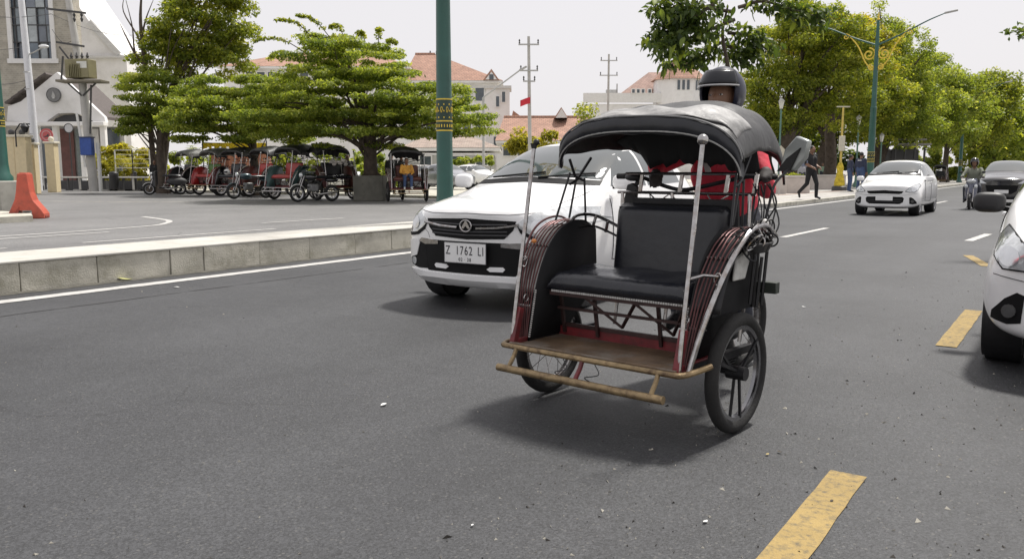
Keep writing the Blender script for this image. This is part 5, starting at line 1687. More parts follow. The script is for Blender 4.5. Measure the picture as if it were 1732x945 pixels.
lm.grid(lambda u, v: ((v - .5) * .42 * math.sin(PI * min(.985, max(.02, u ** .85))), u - .0, -.38 * u * u + .10 * abs(v - .5)), 6, 2)
leaf_me = lm.mesh('leaf', [L_DARK, L_MID], fix=False)
for a_ in (leaf_me.attributes.new('tint', 'FLOAT', 'FACE'),):
    a_.data.foreach_set('value', [.45] * len(leaf_me.polygons))
leaf_me2 = leaf_me.copy()
leaf_me2.attributes['tint'].data.foreach_set('value', [.85] * len(leaf_me.polygons))
leaf_me3 = leaf_me.copy()
leaf_me3.materials.clear(); leaf_me3.materials.append(L_LIGHT)
cr3 = bpy.data.objects.new('crown', crown_mesh('crown', [((p.x, p.y, p.z), (.48, .48, .34), 16) for p in tips], .24, L_DARK, 32, droop=.9))
COL.objects.link(cr3); cr3.parent = t3
for k in range(290):
    p = rr.choice(tips) + Vector((rr.gauss(0, .26), rr.gauss(0, .35), rr.gauss(0, .17)))
    L = rr.uniform(.26, .46)
    inst('leaf', rr.choice([leaf_me, leaf_me, leaf_me2, leaf_me3]), cr3, p, (rr.uniform(-1.5, -.3), rr.uniform(-.5, .5), rr.uniform(0, 2 * PI)), (L, L, L))

# sprig of the tree standing on the near pavement, right of the frame
base = at(1990, 12)
t4 = thing('shade_tree', 'leafy branch tip poking in at the right edge against the sky', 'tree', (base.x, base.y, 0))
q = [at(1990, 12) - base + Vector((0, 0, .1)), at(1980, 12) - base + Vector((0, 0, 2.0)), at(1900, 12) - base + Vector((0, 0, zat(20, 12))), at(1800, 12) - base + Vector((0, 0, zat(40, 12))), at(1702, 12) - base + Vector((0, 0, zat(55, 12)))]
pp = smooth_path(q, 6)
MB().tube(pp, [.14 * (1 - .96 * i / (len(pp) - 1)) for i in range(len(pp))], 8).build('trunk', bark, t4)
cc = [((p.x, p.y, p.z), (.22, .22, .11), 26) for p in pp[-9:]] + [((p.x, p.y, p.z), (.7, .7, .5), 260) for p in pp[8:15]]
o = bpy.data.objects.new('crown', crown_mesh('crown', cc, .10, L_DARK, 41)); COL.objects.link(o); o.parent = t4

# shrubs and hedges
def shrub(name, label, px_, d, hw, z0, z1, m, seed, n=16, leaf=.2, per=150, cat='shrub'):
    base = at(px_, d)
    t = thing(name, label, cat, (base.x, base.y, 0))
    rr = random.Random(seed); s = d / FPX
    cl = []
    for k in range(n):
        o = RH * (rr.uniform(-1, 1) * hw * s) + FH * rr.uniform(-.6, .6)
        z = rr.uniform(z0, z1)
        r = rr.uniform(.3, .55) * max(.6, (z1 - z0) * .5)
        cl.append(((o.x, o.y, z), (r, r, r * .8), per))
    o = bpy.data.objects.new('foliage', crown_mesh('foliage', cl, leaf, m, seed)); COL.objects.link(o); o.parent = t
    b = MB()
    for k in range(6):
        c = Vector(cl[k % len(cl)][0])
        b.tube([Vector((c.x * .9, c.y * .9, .08)), Vector((c.x, c.y, c.z))], [.03, .012], 5)
    b.build('stem', bark, t)
    return t
shrub('garden_shrub', 'yellow-green bushes behind the white railing', 205, 54, 42, .5, 2.6, L_YEL, 51, 26, .28, 130)
shrub('garden_shrub', 'green bush under the spreading trees behind the rank', 335, 52, 60, .5, 2.2, L_MID, 52, 26, .28, 130)
shrub('garden_shrub', 'leafy hedge behind the middle of the rickshaw rank', 540, 50, 80, .5, 2.6, L_LIGHT, 53, 30, .28, 130)
shrub('garden_shrub', 'bright green bush behind the planter tree trunk', 640, 44, 34, .6, 2.0, L_LIGHT, 54, 14, .24, 130)
shrub('garden_shrub', 'hedge above the parked cars right of the lamp post', 800, 62, 44, 1.6, 2.2, L_LIGHT, 55, 16, .22, 120)
shrub('climbing_hedge', 'yellowish climbing hedge below the low tiled roof', 925, 74, 60, 1.5, 4.6, L_YEL, 56, 30, .35, 130)
shrub('conifer_tree', 'narrow pointed evergreen beside the low tiled roof', 987, 70, 6, 2.0, 6.2, L_MID, 57, 14, .28, 130, cat='tree')
shrub('garden_shrub', 'low bushes in the planters behind the striding pedestrian', 1330, 44, 30, .5, 1.0, L_MID, 58, 12, .16, 110)
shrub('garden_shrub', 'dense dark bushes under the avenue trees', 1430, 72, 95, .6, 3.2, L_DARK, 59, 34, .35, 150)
shrub('garden_shrub', 'shaded undergrowth under the avenue right of the kiosk', 1580, 92, 60, .6, 3.6, L_MID, 60, 30, .45, 150)
shrub('garden_shrub', 'shaded undergrowth at the far end of the avenue', 1690, 125, 60, .6, 5, L_MID, 61, 26, .6, 150)
# palm-like plants near the left tree
for k, (px_, d, h, lb) in enumerate([(222, 52, 2.4, 'yellowish palm clump right of the transformer pole'), (318, 48, 3.0, 'pale spiky palm rising behind the first rickshaws'), (190, 53, 2.2, 'small palm clump behind the blue box pole')]):
    base = at(px_, d)
    t = thing('palm_plant', lb, 'palm', (base.x, base.y, .1))
    rr = random.Random(70 + k)
    for j in range(13):
        a = rr.uniform(0, 2 * PI); ln = rr.uniform(1.1, 1.9)
        P = smooth_path([Vector((0, 0, h * .35)), Vector((math.cos(a) * ln * .4, math.sin(a) * ln * .4, h * .35 + ln * .75)), Vector((math.cos(a) * ln, math.sin(a) * ln, h * .35 + ln * .55))], 6)
        fb = MB(); fb.tube(P, .014, 4)
        for i in range(2, len(P)):
            tdir = (P[i] - P[i - 1]).normalized(); sd = tdir.cross(Vector((0, 0, 1))).normalized()
            for sg in (-1, 1):
                e = P[i] + sd * sg * .34 + tdir * .22 - Vector((0, 0, .12))
                fb.add([P[i], P[i] + tdir * .05, e], [(0, 1, 2)])
        ob = fb.build('frond', L_YEL if k != 1 else L_LIGHT, t, fix=False)
        aa = ob.data.attributes.new('tint', 'FLOAT', 'FACE'); aa.data.foreach_set('value', [rr.uniform(.3, .7)] * len(ob.data.polygons))
    MB().cyl((0, 0, 0), (0, 0, h * .4), .08, .06, 8).build('stem', bark, t)
# ================================================================== LAMP POSTS, POLES, SIGNS
def spiral(c, r0, turns, a0, sgn, plane_u, n=26):
    out = []
    for i in range(n + 1):
        q = i / n
        a = a0 + sgn * turns * 2 * PI * q
        r = r0 * (1 - .82 * q)
        out.append(Vector(c) + plane_u * (r * math.cos(a)) + Vector((0, 0, r * math.sin(a))))
    return out
def lamp_post(label, loc, h=9.4, arm=3.2, base_r=.17, arms=True, pedestal=0.0, group='green and gold street lamps'):
    t = thing('street_lamp', label, 'street lamp', loc, 0, group)
    b = MB()
    b.lathe([(base_r * 1.5, 0), (base_r * 1.5, .12), (base_r * 1.15, .22), (base_r, .5), (base_r * .92, 2.2), (base_r * .80, 4.4), (base_r * .84, 4.42), (base_r * .84, 4.52), (base_r * .68, 4.56), (base_r * .5, h - 1.2), (base_r * .36, h), (.02, h + .06)], 20)
    b.build('pole', green_pole, t)
    # decorated band: dark sleeve with gold rings and batik drops
    sl_ = MB().lathe([(base_r * .935, 1.58), (base_r * .965, 1.60), (base_r * .955, 2.10), (base_r * .93, 2.12)], 20).build('band_sleeve', mat('band_black_green', (.020, .045, .032), .5, var=.3), t)
    for z in (1.58, 1.74, 2.11):
        MB().lathe([(base_r * .92, z - .012), (base_r * .99, z - .010), (base_r * .99, z + .010), (base_r * .92, z + .012)], 20).build('gold_ring', gold, t)
    g = MB(); rr = random.Random(int(loc[1]) + 3)
    R_ = base_r * .965
    def onp(a, z): return Vector((R_ * math.sin(a) * 1.01, -R_ * math.cos(a) * 1.01, z))
    for k in range(18):
        a = -PI + k * 2 * PI / 18
        g.box(onp(a, 1.66), (.018, .008, .05), rz=a)
    for k in range(9):
        a = -PI + k * 2 * PI / 9
        g.tube([onp(a + .16 * math.cos(q) * (1 - q / 9), 1.92 + .07 * math.sin(q) * (1 - q / 9)) for q in [i * .5 for i in range(14)]], .006, 4)
        for j in range(3):
            g.sph(onp(a + .3, 1.80 + j * .11), (.012, .012, .016), 6, 4)
    g.build('gold_pattern', gold, t)['kind'] = 'stuff'
    if arms:
        for sx in (-1, 1):
            P = smooth_path([Vector((0, 0, h - 1.3)), Vector((sx * arm * .35, 0, h - .85)), Vector((sx * arm * .75, 0, h - .25)), Vector((sx * arm, 0, h + .05))], 6)
            ao = MB().tube(P, [.05 - .025 * i / (len(P) - 1) for i in range(len(P))], 8).build('arm', green_pole, t)
            MB().box((sx * (arm + .28), 0, h + .10), (.62, .18, .09), ry=-sx * .14).build('lamp_head', grey_metal, ao, bevel=.03)
            sc_ = MB()
            sc_.tube(spiral((sx * .38, 0, h - 1.75), .34, 1.6, PI / 2, sx, Vector((1, 0, 0))), .042, 6)
            sc_.tube(smooth_path([Vector((sx * .12, 0, h - 2.6)), Vector((sx * .55, 0, h - 2.15)), Vector((sx * .95, 0, h - 1.3)), Vector((sx * 1.5, 0, h - .60))], 6), .036, 6)
            sc_.tube(spiral((sx * 1.62, 0, h - .72), .16, 1.3, PI * (0.5), sx, Vector((1, 0, 0))), .028, 6)
            sc_.tube(spiral((sx * .22, 0, h - 2.45), .17, 1.4, PI / 2, -sx, Vector((1, 0, 0))), .036, 6)
            sc_.build('scroll', gold if sx < 0 or True else green_pole, ao)
        MB().lathe([(.05, h), (.09, h + .06), (.03, h + .16), (.06, h + .22), (.005, h + .42)], 12).build('finial', gold, t)
    return t
lamp_post('tall green lamp post with gold band on the median, left of the white hatchback', (-9.2, 11.4, .31), base_r=.145)
lamp_post('ornate green and gold lamp post with scrolled arms behind the mid-road hatchback', (-9.6, 49.0, .1), h=9.1, base_r=.20)
lamp_post('far green lamp post rising out of the avenue trees', (-9.6, 90.0, .1), h=9.1)
pp_ = at(2, 24.4)
lamp_post('green lamp post on a concrete plinth, cut by the left edge', (pp_.x, pp_.y, .9), base_r=.20, arms=True)
ped = MB().box((pp_.x + .15, pp_.y + .1, .46), (.95, .95, .90)).build('concrete_plinth', mat('plinth_conc', (.36, .35, .31), .9, var=.2, dirt=(.15, .14, .12), dirtamt=.6), bevel=.03)
tag(ped, 'square concrete plinth under the left-edge green lamp post', 'plinth')

def lantern(label, px_, d, ztop):
    p = at(px_, d)
    t = thing('lantern_post', label, 'lantern post', (p.x, p.y, .1), 0, 'small lantern posts on the plaza')
    MB().lathe([(.16, 0), (.16, .25), (.08, .4), (.06, .9), (.05, ztop - .75), (.09, ztop - .72), (.05, ztop - .66), (.05, ztop - .55)], 12).build('pole', mat('lantern_green', (.10, .20, .16), .5, var=.2), t)
    MB().lathe([(.09, ztop - .52), (.17, ztop - .10), (.17, ztop - .08), (.09, ztop - .5)], 6, closed=True).build('lantern', mat('lantern_glass', (.6, .6, .55), .3, var=.1), t, smooth=False)
    MB().lathe([(.21, ztop - .09), (.12, ztop + .03), (.03, ztop + .08), (.01, ztop + .16)], 6).build('lantern_cap', mat('lantern_cap', (.4, .4, .37), .5, var=.1), t, smooth=False)
lantern('pale lantern post right of the rider under the trees', 1317, 50, zat(172, 50))
lantern('lantern post just left of the ornate lamp post', 1448, 56, zat(200, 56))
lantern('short lantern post between the ornate lamp post and the kiosk', 1488, 60, zat(230, 60))
# yellow post with a sign box
p = at(1421, 46)
t = thing('sign_post', 'yellow post with cream box and yellow drapery beside the navy-clad people', 'sign post', (p.x, p.y, .1), HEAD)
YEL = mat('yellow_paint', (.55, .42, .10), .6, var=.15)
MB().cyl((0, 0, 0), (0, 0, zat(185, 46)), .07, .05, 10).build('pole', YEL, t)
MB().box((0, 0, zat(184, 46)), (.72, .08, .06)).build('cross_bar', mat('cream_bar', (.5, .47, .38), .6, var=.1), t, bevel=.01)
MB().box((-.02, -.10, zat(246, 46)), (.30, .16, .82)).build('sign_box', mat('cream_box', (.55, .52, .42), .6, var=.1), t, bevel=.02)
MB().lathe([(.30, .02), (.28, .5), (.16, 1.0), (.20, 1.3), (.09, 1.55)], 9).build('drapery', mat('yellow_drape', (.50, .38, .03), .8, var=.5, vscale=5, bump=.8, bscale=7), t)
MB().lathe([(.40, .0), (.40, .22), (.30, .28)], 14).build('base', dark_grey, t)
# diamond road sign beside the rider's mirror
p = at(1319, 38)
t = thing('road_sign', 'pale diamond-shaped road sign seen from behind right of the rider', 'road sign', (p.x, p.y, .1), HEAD)
MB().cyl((0, .02, 0), (0, .02, 1.75), .03, None, 8).build('pole', grey_metal, t)
MB().prism([(0, .80 + .6), (.42, 1.22 + .6), (0, 1.64 + .6), (-.42, 1.22 + .6)], -.03, -.01, 'y').build('panel', mat('sign_cream', (.50, .47, .38), .6, var=.1), t)
MB().sph((.0, .3, 1.3), (.01, .01, .01), 6, 4)

# utility poles with cross arms
def utility_pole(label, px_, d, ytop, arms, lean=0.0, r=.16, group='far utility poles'):
    p = at(px_, d)
    t = thing('utility_pole', label, 'utility pole', (p.x, p.y, 0), HEAD, group)
    h = zat(ytop, d)
    MB().tube([(0, 0, 0), (-lean * .5, 0, h * .5), (-lean, 0, h)], [r, r * .85, r * .65], 10).build('pole', pole_conc, t)
    s = d / FPX
    for (yy, hwp) in arms:
        z = zat(yy, d); w = hwp * s
        a = MB().box((-lean * z / h, -.12, z), (2 * w, .10, .10)).build('cross_arm', grey_metal, t)
        for x in (-w * .9, w * .9):
            MB().lathe([(.03, 0), (.07, .08), (.03, .14), (.07, .22), (.03, .32)], 8).build('insulator', dark_grey, a, loc=(x - lean * z / h, -.12, z + .05))
    return t, h
utility_pole('tall utility pole with three cross arms above the low tiled roof', 897, 62, 62, [(76, 17), (120, 15), (138, 10)], lean=.15)
utility_pole('shorter utility pole with two cross arms beside the tower roof', 1027, 92, 92, [(103, 14), (128, 15)])
p = at(897, 61.5)
fl = thing('national_flag', 'small red flag flying from the tall utility pole', 'flag', (p.x, p.y, zat(175, 61.5)), HEAD)
fm = MB().grid(lambda u, v: (-u * .75, .05 * math.sin(u * 6), v * .45 - .22 * u + .02 * math.sin(u * 5)), 10, 4)
fm.build('cloth', mat('flag_red', (.55, .03, .05), .8, var=.1), fl, fix=False, solid=.004)
MB().tube([(0, 0, -.6), (0, 0, .6)], .02, 6).build('staff', grey_metal, fl)
p = at(818, 60)
sl2 = thing('street_lamp', 'grey street lamp with a long slanting arm left of the tall utility pole', 'street lamp', (p.x, p.y, 0), HEAD)
s60 = 60 / FPX
P = [(0, 0, 0), (0, 0, zat(165, 60)), (62 * s60, 0, zat(118, 60))]
MB().tube(P[:2], .09, 8).build('pole', grey_metal, sl2)
MB().tube(P[1:], .05, 8).build('arm', grey_metal, sl2)
MB().box((66 * s60, 0, zat(116, 60)), (.6, .2, .14), ry=-.5).build('lamp_head', grey_metal, sl2, bevel=.03)

# transformer pole on the left
d = 45.0; s = d / FPX
p = at(157, d)
tp = thing('transformer_pole', 'leaning concrete pole carrying a khaki transformer box and a blue cabinet', 'utility pole', (p.x, p.y, .1), HEAD)
def lx(px_, z): return (px_ - 157) * s
h = zat(-30, d)
MB().tube([(0, 0, 0), (lx(150, 0), 0, zat(150, d)), (lx(135, 0), 0, zat(0, d)), (lx(132, 0), 0, h)], [.24, .21, .16, .14], 12).build('pole', pole_conc, tp)
for (y0, x0, x1) in ((24, 103, 166), (80, 115, 160)):
    z = zat(y0, d)
    ca = MB().bar((lx(x0, 0), -.25, z + .12), (lx(x1, 0), -.25, z - .1), .09, .1).build('cross_arm', dark_grey, tp)
    if y0 == 24:
        for xx in (147, 159):
            MB().lathe([(.03, 0), (.08, -.1), (.03, -.2), (.08, -.3), (.03, -.45)], 8).build('insulator', dark_grey, ca, loc=(lx(xx, 0), -.25, z - .1))
KH = mat('khaki_transformer', (.22, .20, .11), .6, var=.15, dirt=(.10, .08, .05), dirtamt=.5)
z0, z1 = zat(138, d), zat(107, d)
bx = MB().box((lx(157, 0), -.55, (z0 + z1) / 2), (1.30, .75, z1 - z0), rz=-.12).build('transformer', KH, tp, bevel=.03)
for k in range(7):
    MB().box((lx(137, 0) + k * .09 + .25, -.97 - k * .0, (z0 + z1) / 2 - .1), (.03, .14, (z1 - z0) * .7), rz=-.12).build('cooling_fin', KH, bx)
MB().box((lx(165, 0), -.955, (z0 + z1) / 2 + .18), (.55, .02, .34), rz=-.12).build('data_plate', mat('pale_plate', (.6, .6, .56), .6, var=.1), bx)
for k in range(4):
    MB().lathe([(.05, 0), (.09, .06), (.05, .12), (.09, .18), (.05, .26), (.02, .38)], 8).build('bushing', dark_grey, bx, loc=(lx(142, 0) + k * .28, -.5, z1))
MB().box((lx(157, 0), -.45, zat(143, d)), (2.35, 1.0, .12)).build('platform', mat('platform_steel', (.20, .18, .14), .7, .3, var=.2), tp, bevel=.01)
br = MB()
for (x0, y0, x1, y1) in ((130, 145, 150, 166), (176, 145, 152, 166), (168, 148, 160, 230), (120, 84, 134, 106), (125, 100, 118, 140)):
    br.bar((lx(x0, 0), -.3, zat(y0, d)), (lx(x1, 0), -.2, zat(y1, d)), .07, .07, up=(0, 1, 0))
br.build('brace', dark_grey, tp)
MB().box((lx(156, 0), -.36, zat(251, d)), (.62, .36, .95)).build('blue_cabinet', mat('blue_cabinet', (.03, .08, .32), .5, var=.15), tp, bevel=.03)
MB().box((lx(156, 0), -.36, zat(236, d)), (.70, .44, .06)).build('cabinet_hood', mat('cabinet_dark', (.03, .04, .09), .5, var=.15), tp, bevel=.01)
st = MB()
st.bar((lx(138, 0), -.1, zat(195, d)), (lx(147, 0), -.12, zat(286, d)), .12, .05, up=(0, 1, 0))
st.build('white_cable_guard', mat('guard_white', (.66, .66, .64), .7, var=.05), tp)
MB().cyl((lx(170, 0), -.1, .0), (lx(170, 0), -.1, zat(245, d)), .10, None, 10).build('conduit', MATS['guard_white'], tp)
# slim white pole with a lamp head
p = at(62, 46)
wp = thing('street_lamp', 'slim white lamp pole in front of the stone building window', 'street lamp', (p.x, p.y, .1), HEAD)
MB().tube([(.02, 0, 0), (-.02, 0, 5), (-.18, 0, 11.5)], [.22, .19, .15], 12).build('pole', mat('white_pole', (.62, .63, .66), .6, var=.06), wp)
MB().tube([(.0, 0, zat(96, 46)), (.5, -.2, zat(92, 46)), (1.0, -.4, zat(86, 46))], .035, 7).build('arm', grey_metal, wp)
MB().sph((1.1, -.4, zat(84, 46)), (.28, .14, .10), 14, 8).build('lamp_head', mat('lamp_white2', (.65, .66, .66), .4, var=.05), wp)
for z in (3.1, 5.5, 6.4):
    MB().lathe([(.20, -.03), (.225, 0), (.20, .03)], 12).build('collar', grey_metal, wp, loc=(-.02 - .012 * z, 0, z))
# sagging wires
wires = thing('overhead_wires', 'thin overhead wires strung from the transformer pole past the stone building', 'wires', at(140, 45))
w0 = wires.location
for k, (a, b_) in enumerate([((-60, 12, 48), (105, 24, 45)), ((105, 24, 45), (240, 60, 60)), ((166, 30, 45), (262, 105, 70)), ((-60, 70, 50), (60, 78, 46)), ((-40, 130, 50), (60, 135, 46)), ((105, 50, 45), (135, 70, 45))]):
    A = at(a[0], a[2]) - w0 + Vector((0, 0, zat(a[1], a[2]))); B2 = at(b_[0], b_[2]) - w0 + Vector((0, 0, zat(b_[1], b_[2])))
    MB().tube([A.lerp(B2, i / 10) - Vector((0, 0, .35 * math.sin(PI * i / 10))) for i in range(11)], .014, 4).build('wire', dark_grey, wires)

# ================================================================== BARRIER, RAILS, PLANTERS
d = 21.2
p = at(42, d)
bar_ = thing('road_barrier', 'orange plastic road barrier standing at the left pavement corner', 'barrier', (p.x, p.y, 0), HEAD + rad(12))
ORG = mat('orange_plastic', (.46, .085, .05), .5, var=.12, vscale=4, dirt=(.22, .06, .04), dirtamt=.6, dscale=5)
b = MB()
prof = [(-.40, 0), (-.40, .10), (-.31, .28), (-.22, .48), (-.18, .66), (-.12, 1.13), (.10, 1.13), (.14, .66), (.20, .46), (.38, .22), (.44, .12), (.44, 0)]
b.prism(prof, -.22, .22, 'y')
bo = b.build('body', ORG, bar_, smooth=False, bevel=.02)
cut = MB().box((-.02, 0, .13), (.36, .6, .15)).build('cutter', ORG)
cut.parent = bar_
md = bo.modifiers.new('hole', 'BOOLEAN'); md.object = cut; md.operation = 'DIFFERENCE'; md.solver = 'EXACT'
bpy.context.view_layer.update()
bake(bo); bpy.data.objects.remove(cut, do_unlink=True)
for k in range(3):
    MB().box((.40 - k * .004, -.12 + k * .12, .09), (.06, .05, .16), ry=-.5).build('lug', mat('lug_dark', (.10, .03, .025), .6, var=.2), bar_, bevel=.008)
MB().box((0, 0, 1.14), (.16, .34, .03)).build('top_ridge', ORG, bar_, bevel=.01)
MB().prism([(-.30, .06), (-.12, .30), (-.16, .06)], -.235, -.222, 'y').build('moulded_web', mat('orange_dark', (.30, .05, .03), .5, var=.1), bar_)
# low rails on the far pavement
for k, (x0, x1, lb) in enumerate([(66, 163, 'low pale guard rail on short posts left of the transformer pole'), (165, 250, 'low guard rail on short posts right of the transformer pole')]):
    a, c = at(x0, 49.5), at(x1, 48.5)
    t = thing('guard_rail', lb, 'rail', a.lerp(c, .5), 0)
    o0 = t.location
    MB().bar(a - o0 + Vector((0, 0, .82)), c - o0 + Vector((0, 0, .82)), .16, .10).build('rail', mat('rail_pale', (.48, .47, .44), .7, var=.15), t, bevel=.02)
    n = 5
    for i in range(n):
        q = a.lerp(c, (i + .5) / n) - o0
        MB().bar(q + Vector((0, 0, .1)), q + Vector((0, 0, .78)), .09, .09).build('post', MATS['rail_pale'] if i % 2 else dark_grey, t)
    MB().bar(a - o0 + FH * 1.2 + Vector((0, 0, .36)), c - o0 + FH * 1.2 + Vector((0, 0, .36)), .3, .52).build('low_wall', dark_grey, t)
# white tubular railing panel
p = at(225, 51)
rl = thing('railing', 'white tubular railing panel in front of yellow-green bushes', 'railing', (p.x, p.y, .12), HEAD)
s51 = 51 / FPX; w = 29 * s51
zt, zb = zat(254, 51) - .12, zat(284, 51) - .12
rm_ = mat('rail_white', (.62, .62, .58), .6, var=.1)
for (a, c) in (((-w, 0, zt), (w, 0, zt)), ((-w, 0, zb), (w, 0, zb))):
    MB().bar(a, c, .05, .05).build('rail', rm_, rl)
for i in range(3):
    z = zb + (zt - zb) * (i + 1) / 4
    MB().bar((-w, 0, z), (w, 0, z), .025, .025).build('rail', rm_, rl)
for x in (-w, 0, w):
    MB().bar((x, 0, 0), (x, 0, zt), .06, .06).build('post', rm_ if x else black_steel, rl)
# two bollards / dark bins
for px_, lb in ((192, 'short black bin right of the blue cabinet pole'), (228, 'thin black bollard in front of the white railing')):
    p = at(px_, 49)
    t = thing('bollard', lb, 'bollard', (p.x, p.y, .12))
    r = .26 if px_ == 192 else .10
    MB().lathe([(r, 0), (r, .95), (r * .8, 1.02), (.01, 1.05)], 14).build('body', black_plastic, t)
    MB().lathe([(r * 1.05, .84), (r * 1.08, .87), (r * 1.05, .90)], 14).build('ring', dark_grey, t)
# concrete planter of the spreading tree
p = at(626, 34)
pt = thing('tree_planter', 'dark concrete planter box around the broad tree trunk', 'planter', (p.x, p.y, 0), HEAD)
PC = mat('planter_conc', (.14, .135, .115), .85, var=.25, dirt=(.06, .06, .05), dirtamt=.6)
wd, hh = .55, zat(297, 34)
for (c, dd) in (((0, -wd, hh / 2), (2 * wd + .1, .1, hh)), ((0, wd, hh / 2), (2 * wd + .1, .1, hh)), ((-wd, 0, hh / 2), (.1, 2 * wd - .1, hh)), ((wd, 0, hh / 2), (.1, 2 * wd - .1, hh))):
    MB().box(c, dd).build('side_slab', PC, pt, bevel=.015)
MB().box((0, 0, hh - .12), (2 * wd - .1, 2 * wd - .1, .1)).build('soil', mat('soil', (.05, .04, .03), .95, var=.3), pt)
# white planters on the plaza
for k, (px_, d, w, lb) in enumerate([(1308, 40, 1.2, 'pale low planter wall right of the rickshaw'), (1346, 41, 1.3, 'pale low planter wall behind the striding pedestrian'), (1400, 50, 2.0, 'pale low planter wall beside the yellow sign post')]):
    p = at(px_, d)
    t = thing('planter_wall', lb, 'planter', (p.x, p.y, .1), HEAD + rad(-10))
    MB().box((0, 0, .40), (w, .6, .80)).build('body', mat('planter_pale', (.52, .47, .43), .85, var=.12, dirt=(.35, .31, .28), dirtamt=.5), t, bevel=.03)
    MB().box((0, 0, .83), (w + .1, .7, .07)).build('coping', mat('planter_cope', (.58, .55, .51), .85, var=.1), t, bevel=.01)
    MB().box((0, 0, .875), (w - .1, .5, .03)).build('soil', MATS['soil'], t)
flat_strip('terracotta_edge', [tuple(at(1290, 36).xy), tuple(at(1440, 47).xy)], .35, .116, brownkerb, 71)

# ================================================================== BUILDINGS
FR = HEAD          # facades turned towards the street corner
def bframe(px0, d):
    p = at(px0, d)
    s_ = d / FPX * math.cos(PITCH)
    return p, (lambda px_: (px_ - px0) * s_), (lambda py_: zat(py_, d))
DKG = mat('dark_window', (.06, .075, .09), .12, var=.3, vscale=3, spec=.8)
STONE = brick_mat('rough_stone', (.40, .37, .31), (.33, .31, .26), (.44, .41, .35), 1.6, w=.42, h=.24, msize=.02, axis='XZ')

# stone building with the tall window and white gabled porch
p, X, Z = bframe(60, 64)
ch = thing('stone_building', 'beige stone building with tall gridded window and white gabled porch', 'building', (p.x, p.y, 0), FR)
wb_ = MB(); wx0, wx1, wz0, wz1 = X(35), X(106), Z(103), Z(-40)
L_, R_, T_ = X(-140), X(142), Z(-120)
for (x0, x1, z0, z1) in ((L_, wx0, 0, T_), (wx1, R_, 0, T_), (wx0, wx1, 0, wz0), (wx0, wx1, wz1, T_)):
    wb_.box(((x0 + x1) / 2, .25, (z0 + z1) / 2), (x1 - x0, .5, z1 - z0))
wb_.box(((L_ + R_) / 2 - .2, 1.2, T_ / 2), (R_ - L_ - .5, 1.3, T_ - .02))
wall = wb_.build('wall', STONE, ch, smooth=False)
fw_ = mat('frame_white', (.70, .69, .67), .7, var=.05)
wo = MB()
for (x0, x1, z0, z1) in ((wx0 - .16, wx0 + .16, wz0 - .16, wz1), (wx1 - .16, wx1 + .16, wz0 - .16, wz1), (wx0 - .3, wx1 + .3, wz0 - .2, wz0 + .14)):
    wo.box(((x0 + x1) / 2, -.02 if x1 - x0 < 1 else -.05, (z0 + z1) / 2), (x1 - x0, .2, z1 - z0))
win = wo.build('window', fw_, ch, smooth=False)
cols = [X(37), X(44), X(58), X(64), X(80), X(95), X(104)]
rows = [wz0 + .1 + k * (Z(75) - Z(104)) for k in range(6)]
pane_mats = [mat('pane_%d' % i, c, .1, var=.35, vscale=.8, spec=.8) for i, c in enumerate([(.10, .13, .16), (.17, .20, .22), (.30, .33, .34), (.13, .15, .18)])]
rr = random.Random(8)
for i in range(len(cols) - 1):
    for j in range(len(rows) - 1):
        MB().box(((cols[i] + cols[i + 1]) / 2, .12, (rows[j] + rows[j + 1]) / 2), (cols[i + 1] - cols[i] - .05, .04, rows[j + 1] - rows[j] - .05)).build('pane', pane_mats[(2 if i in (3, 4) and rr.random() < .55 else rr.choice([0, 1, 3]))], win, rot=(rr.uniform(-.012, .012), 0, 0))
mu = MB()
for x in cols: mu.box((x, .07, (rows[0] + rows[-1]) / 2), (.07, .10, rows[-1] - rows[0]))
for z in rows: mu.box(((cols[0] + cols[-1]) / 2, .055, z), (cols[-1] - cols[0], .09, .07))
mu.build('mullions', dark_grey, win, smooth=False)
# porch
py0 = -5.0
pz = lambda y_: zat(y_, 59.0)
px2 = lambda x_: ((x_ - PCX) * 59.0 - (60 - PCX) * 64.0) / FPX * math.cos(PITCH)
g = MB()
g.prism([(px2(18), pz(205)), (px2(22), pz(180)), (px2(44), pz(172)), (px2(108), pz(122)), (px2(182), pz(198)), (px2(184), pz(207)), (px2(165), pz(207)), (px2(150), pz(196)), (px2(128), pz(191)), (px2(105), pz(192)), (px2(88), pz(203)), (px2(84), pz(207))], py0, py0 + .4, 'y')
po_ = g.build('porch_gable', wht, ch, smooth=False)
MB().box((px2(100), py0 - .1, pz(210)), (px2(186) - px2(16), .7, .28)).build('beam', wht, ch, bevel=.03)
for x in (66, 98, 143, 178):
    MB().box((px2(x), py0 + .1, pz(212) / 2), (.36, .36, pz(212))).build('column', wht, ch, bevel=.02)
# dark tiled left slope: courses of tiles
tm_ = mat('dark_roof_tile', (.09, .075, .07), .8, var=.25)
for k in range(6):
    q0, q1 = k / 6, (k + 1) / 6
    za, zb_ = pz(178) + (pz(128) - pz(178)) * q0, pz(178) + (pz(128) - pz(178)) * q1
    xa, xb = px2(22) + (px2(92) - px2(22)) * q0, px2(22) + (px2(92) - px2(22)) * q1
    c = Vector(((xa + xb) / 2, py0 + 2.1, (za + zb_) / 2 + .12))
    MB().box(c, (math.hypot(xb - xa, zb_ - za) * 1.1, 4.8, .14), ry=-math.atan2(zb_ - za, xb - xa) + .06).build('tile_course', tm_, ch)
MB().prism([(px2(108), pz(124)), (px2(180), pz(197)), (px2(180), pz(197) - .2), (px2(108), pz(124) - .2)], py0 + .45, py0 + 4.5, 'y').build('roof_slope', tm_, ch)
em = MB().lathe([(.01, 0), (.50, 0), (.50, .1), (.01, .1)], 28, axis='y').build('emblem', mat('emblem_grey', (.17, .17, .17), .6, var=.15), ch, loc=(px2(101), py0 - .11, pz(161)), rot=(0, 0, 0))
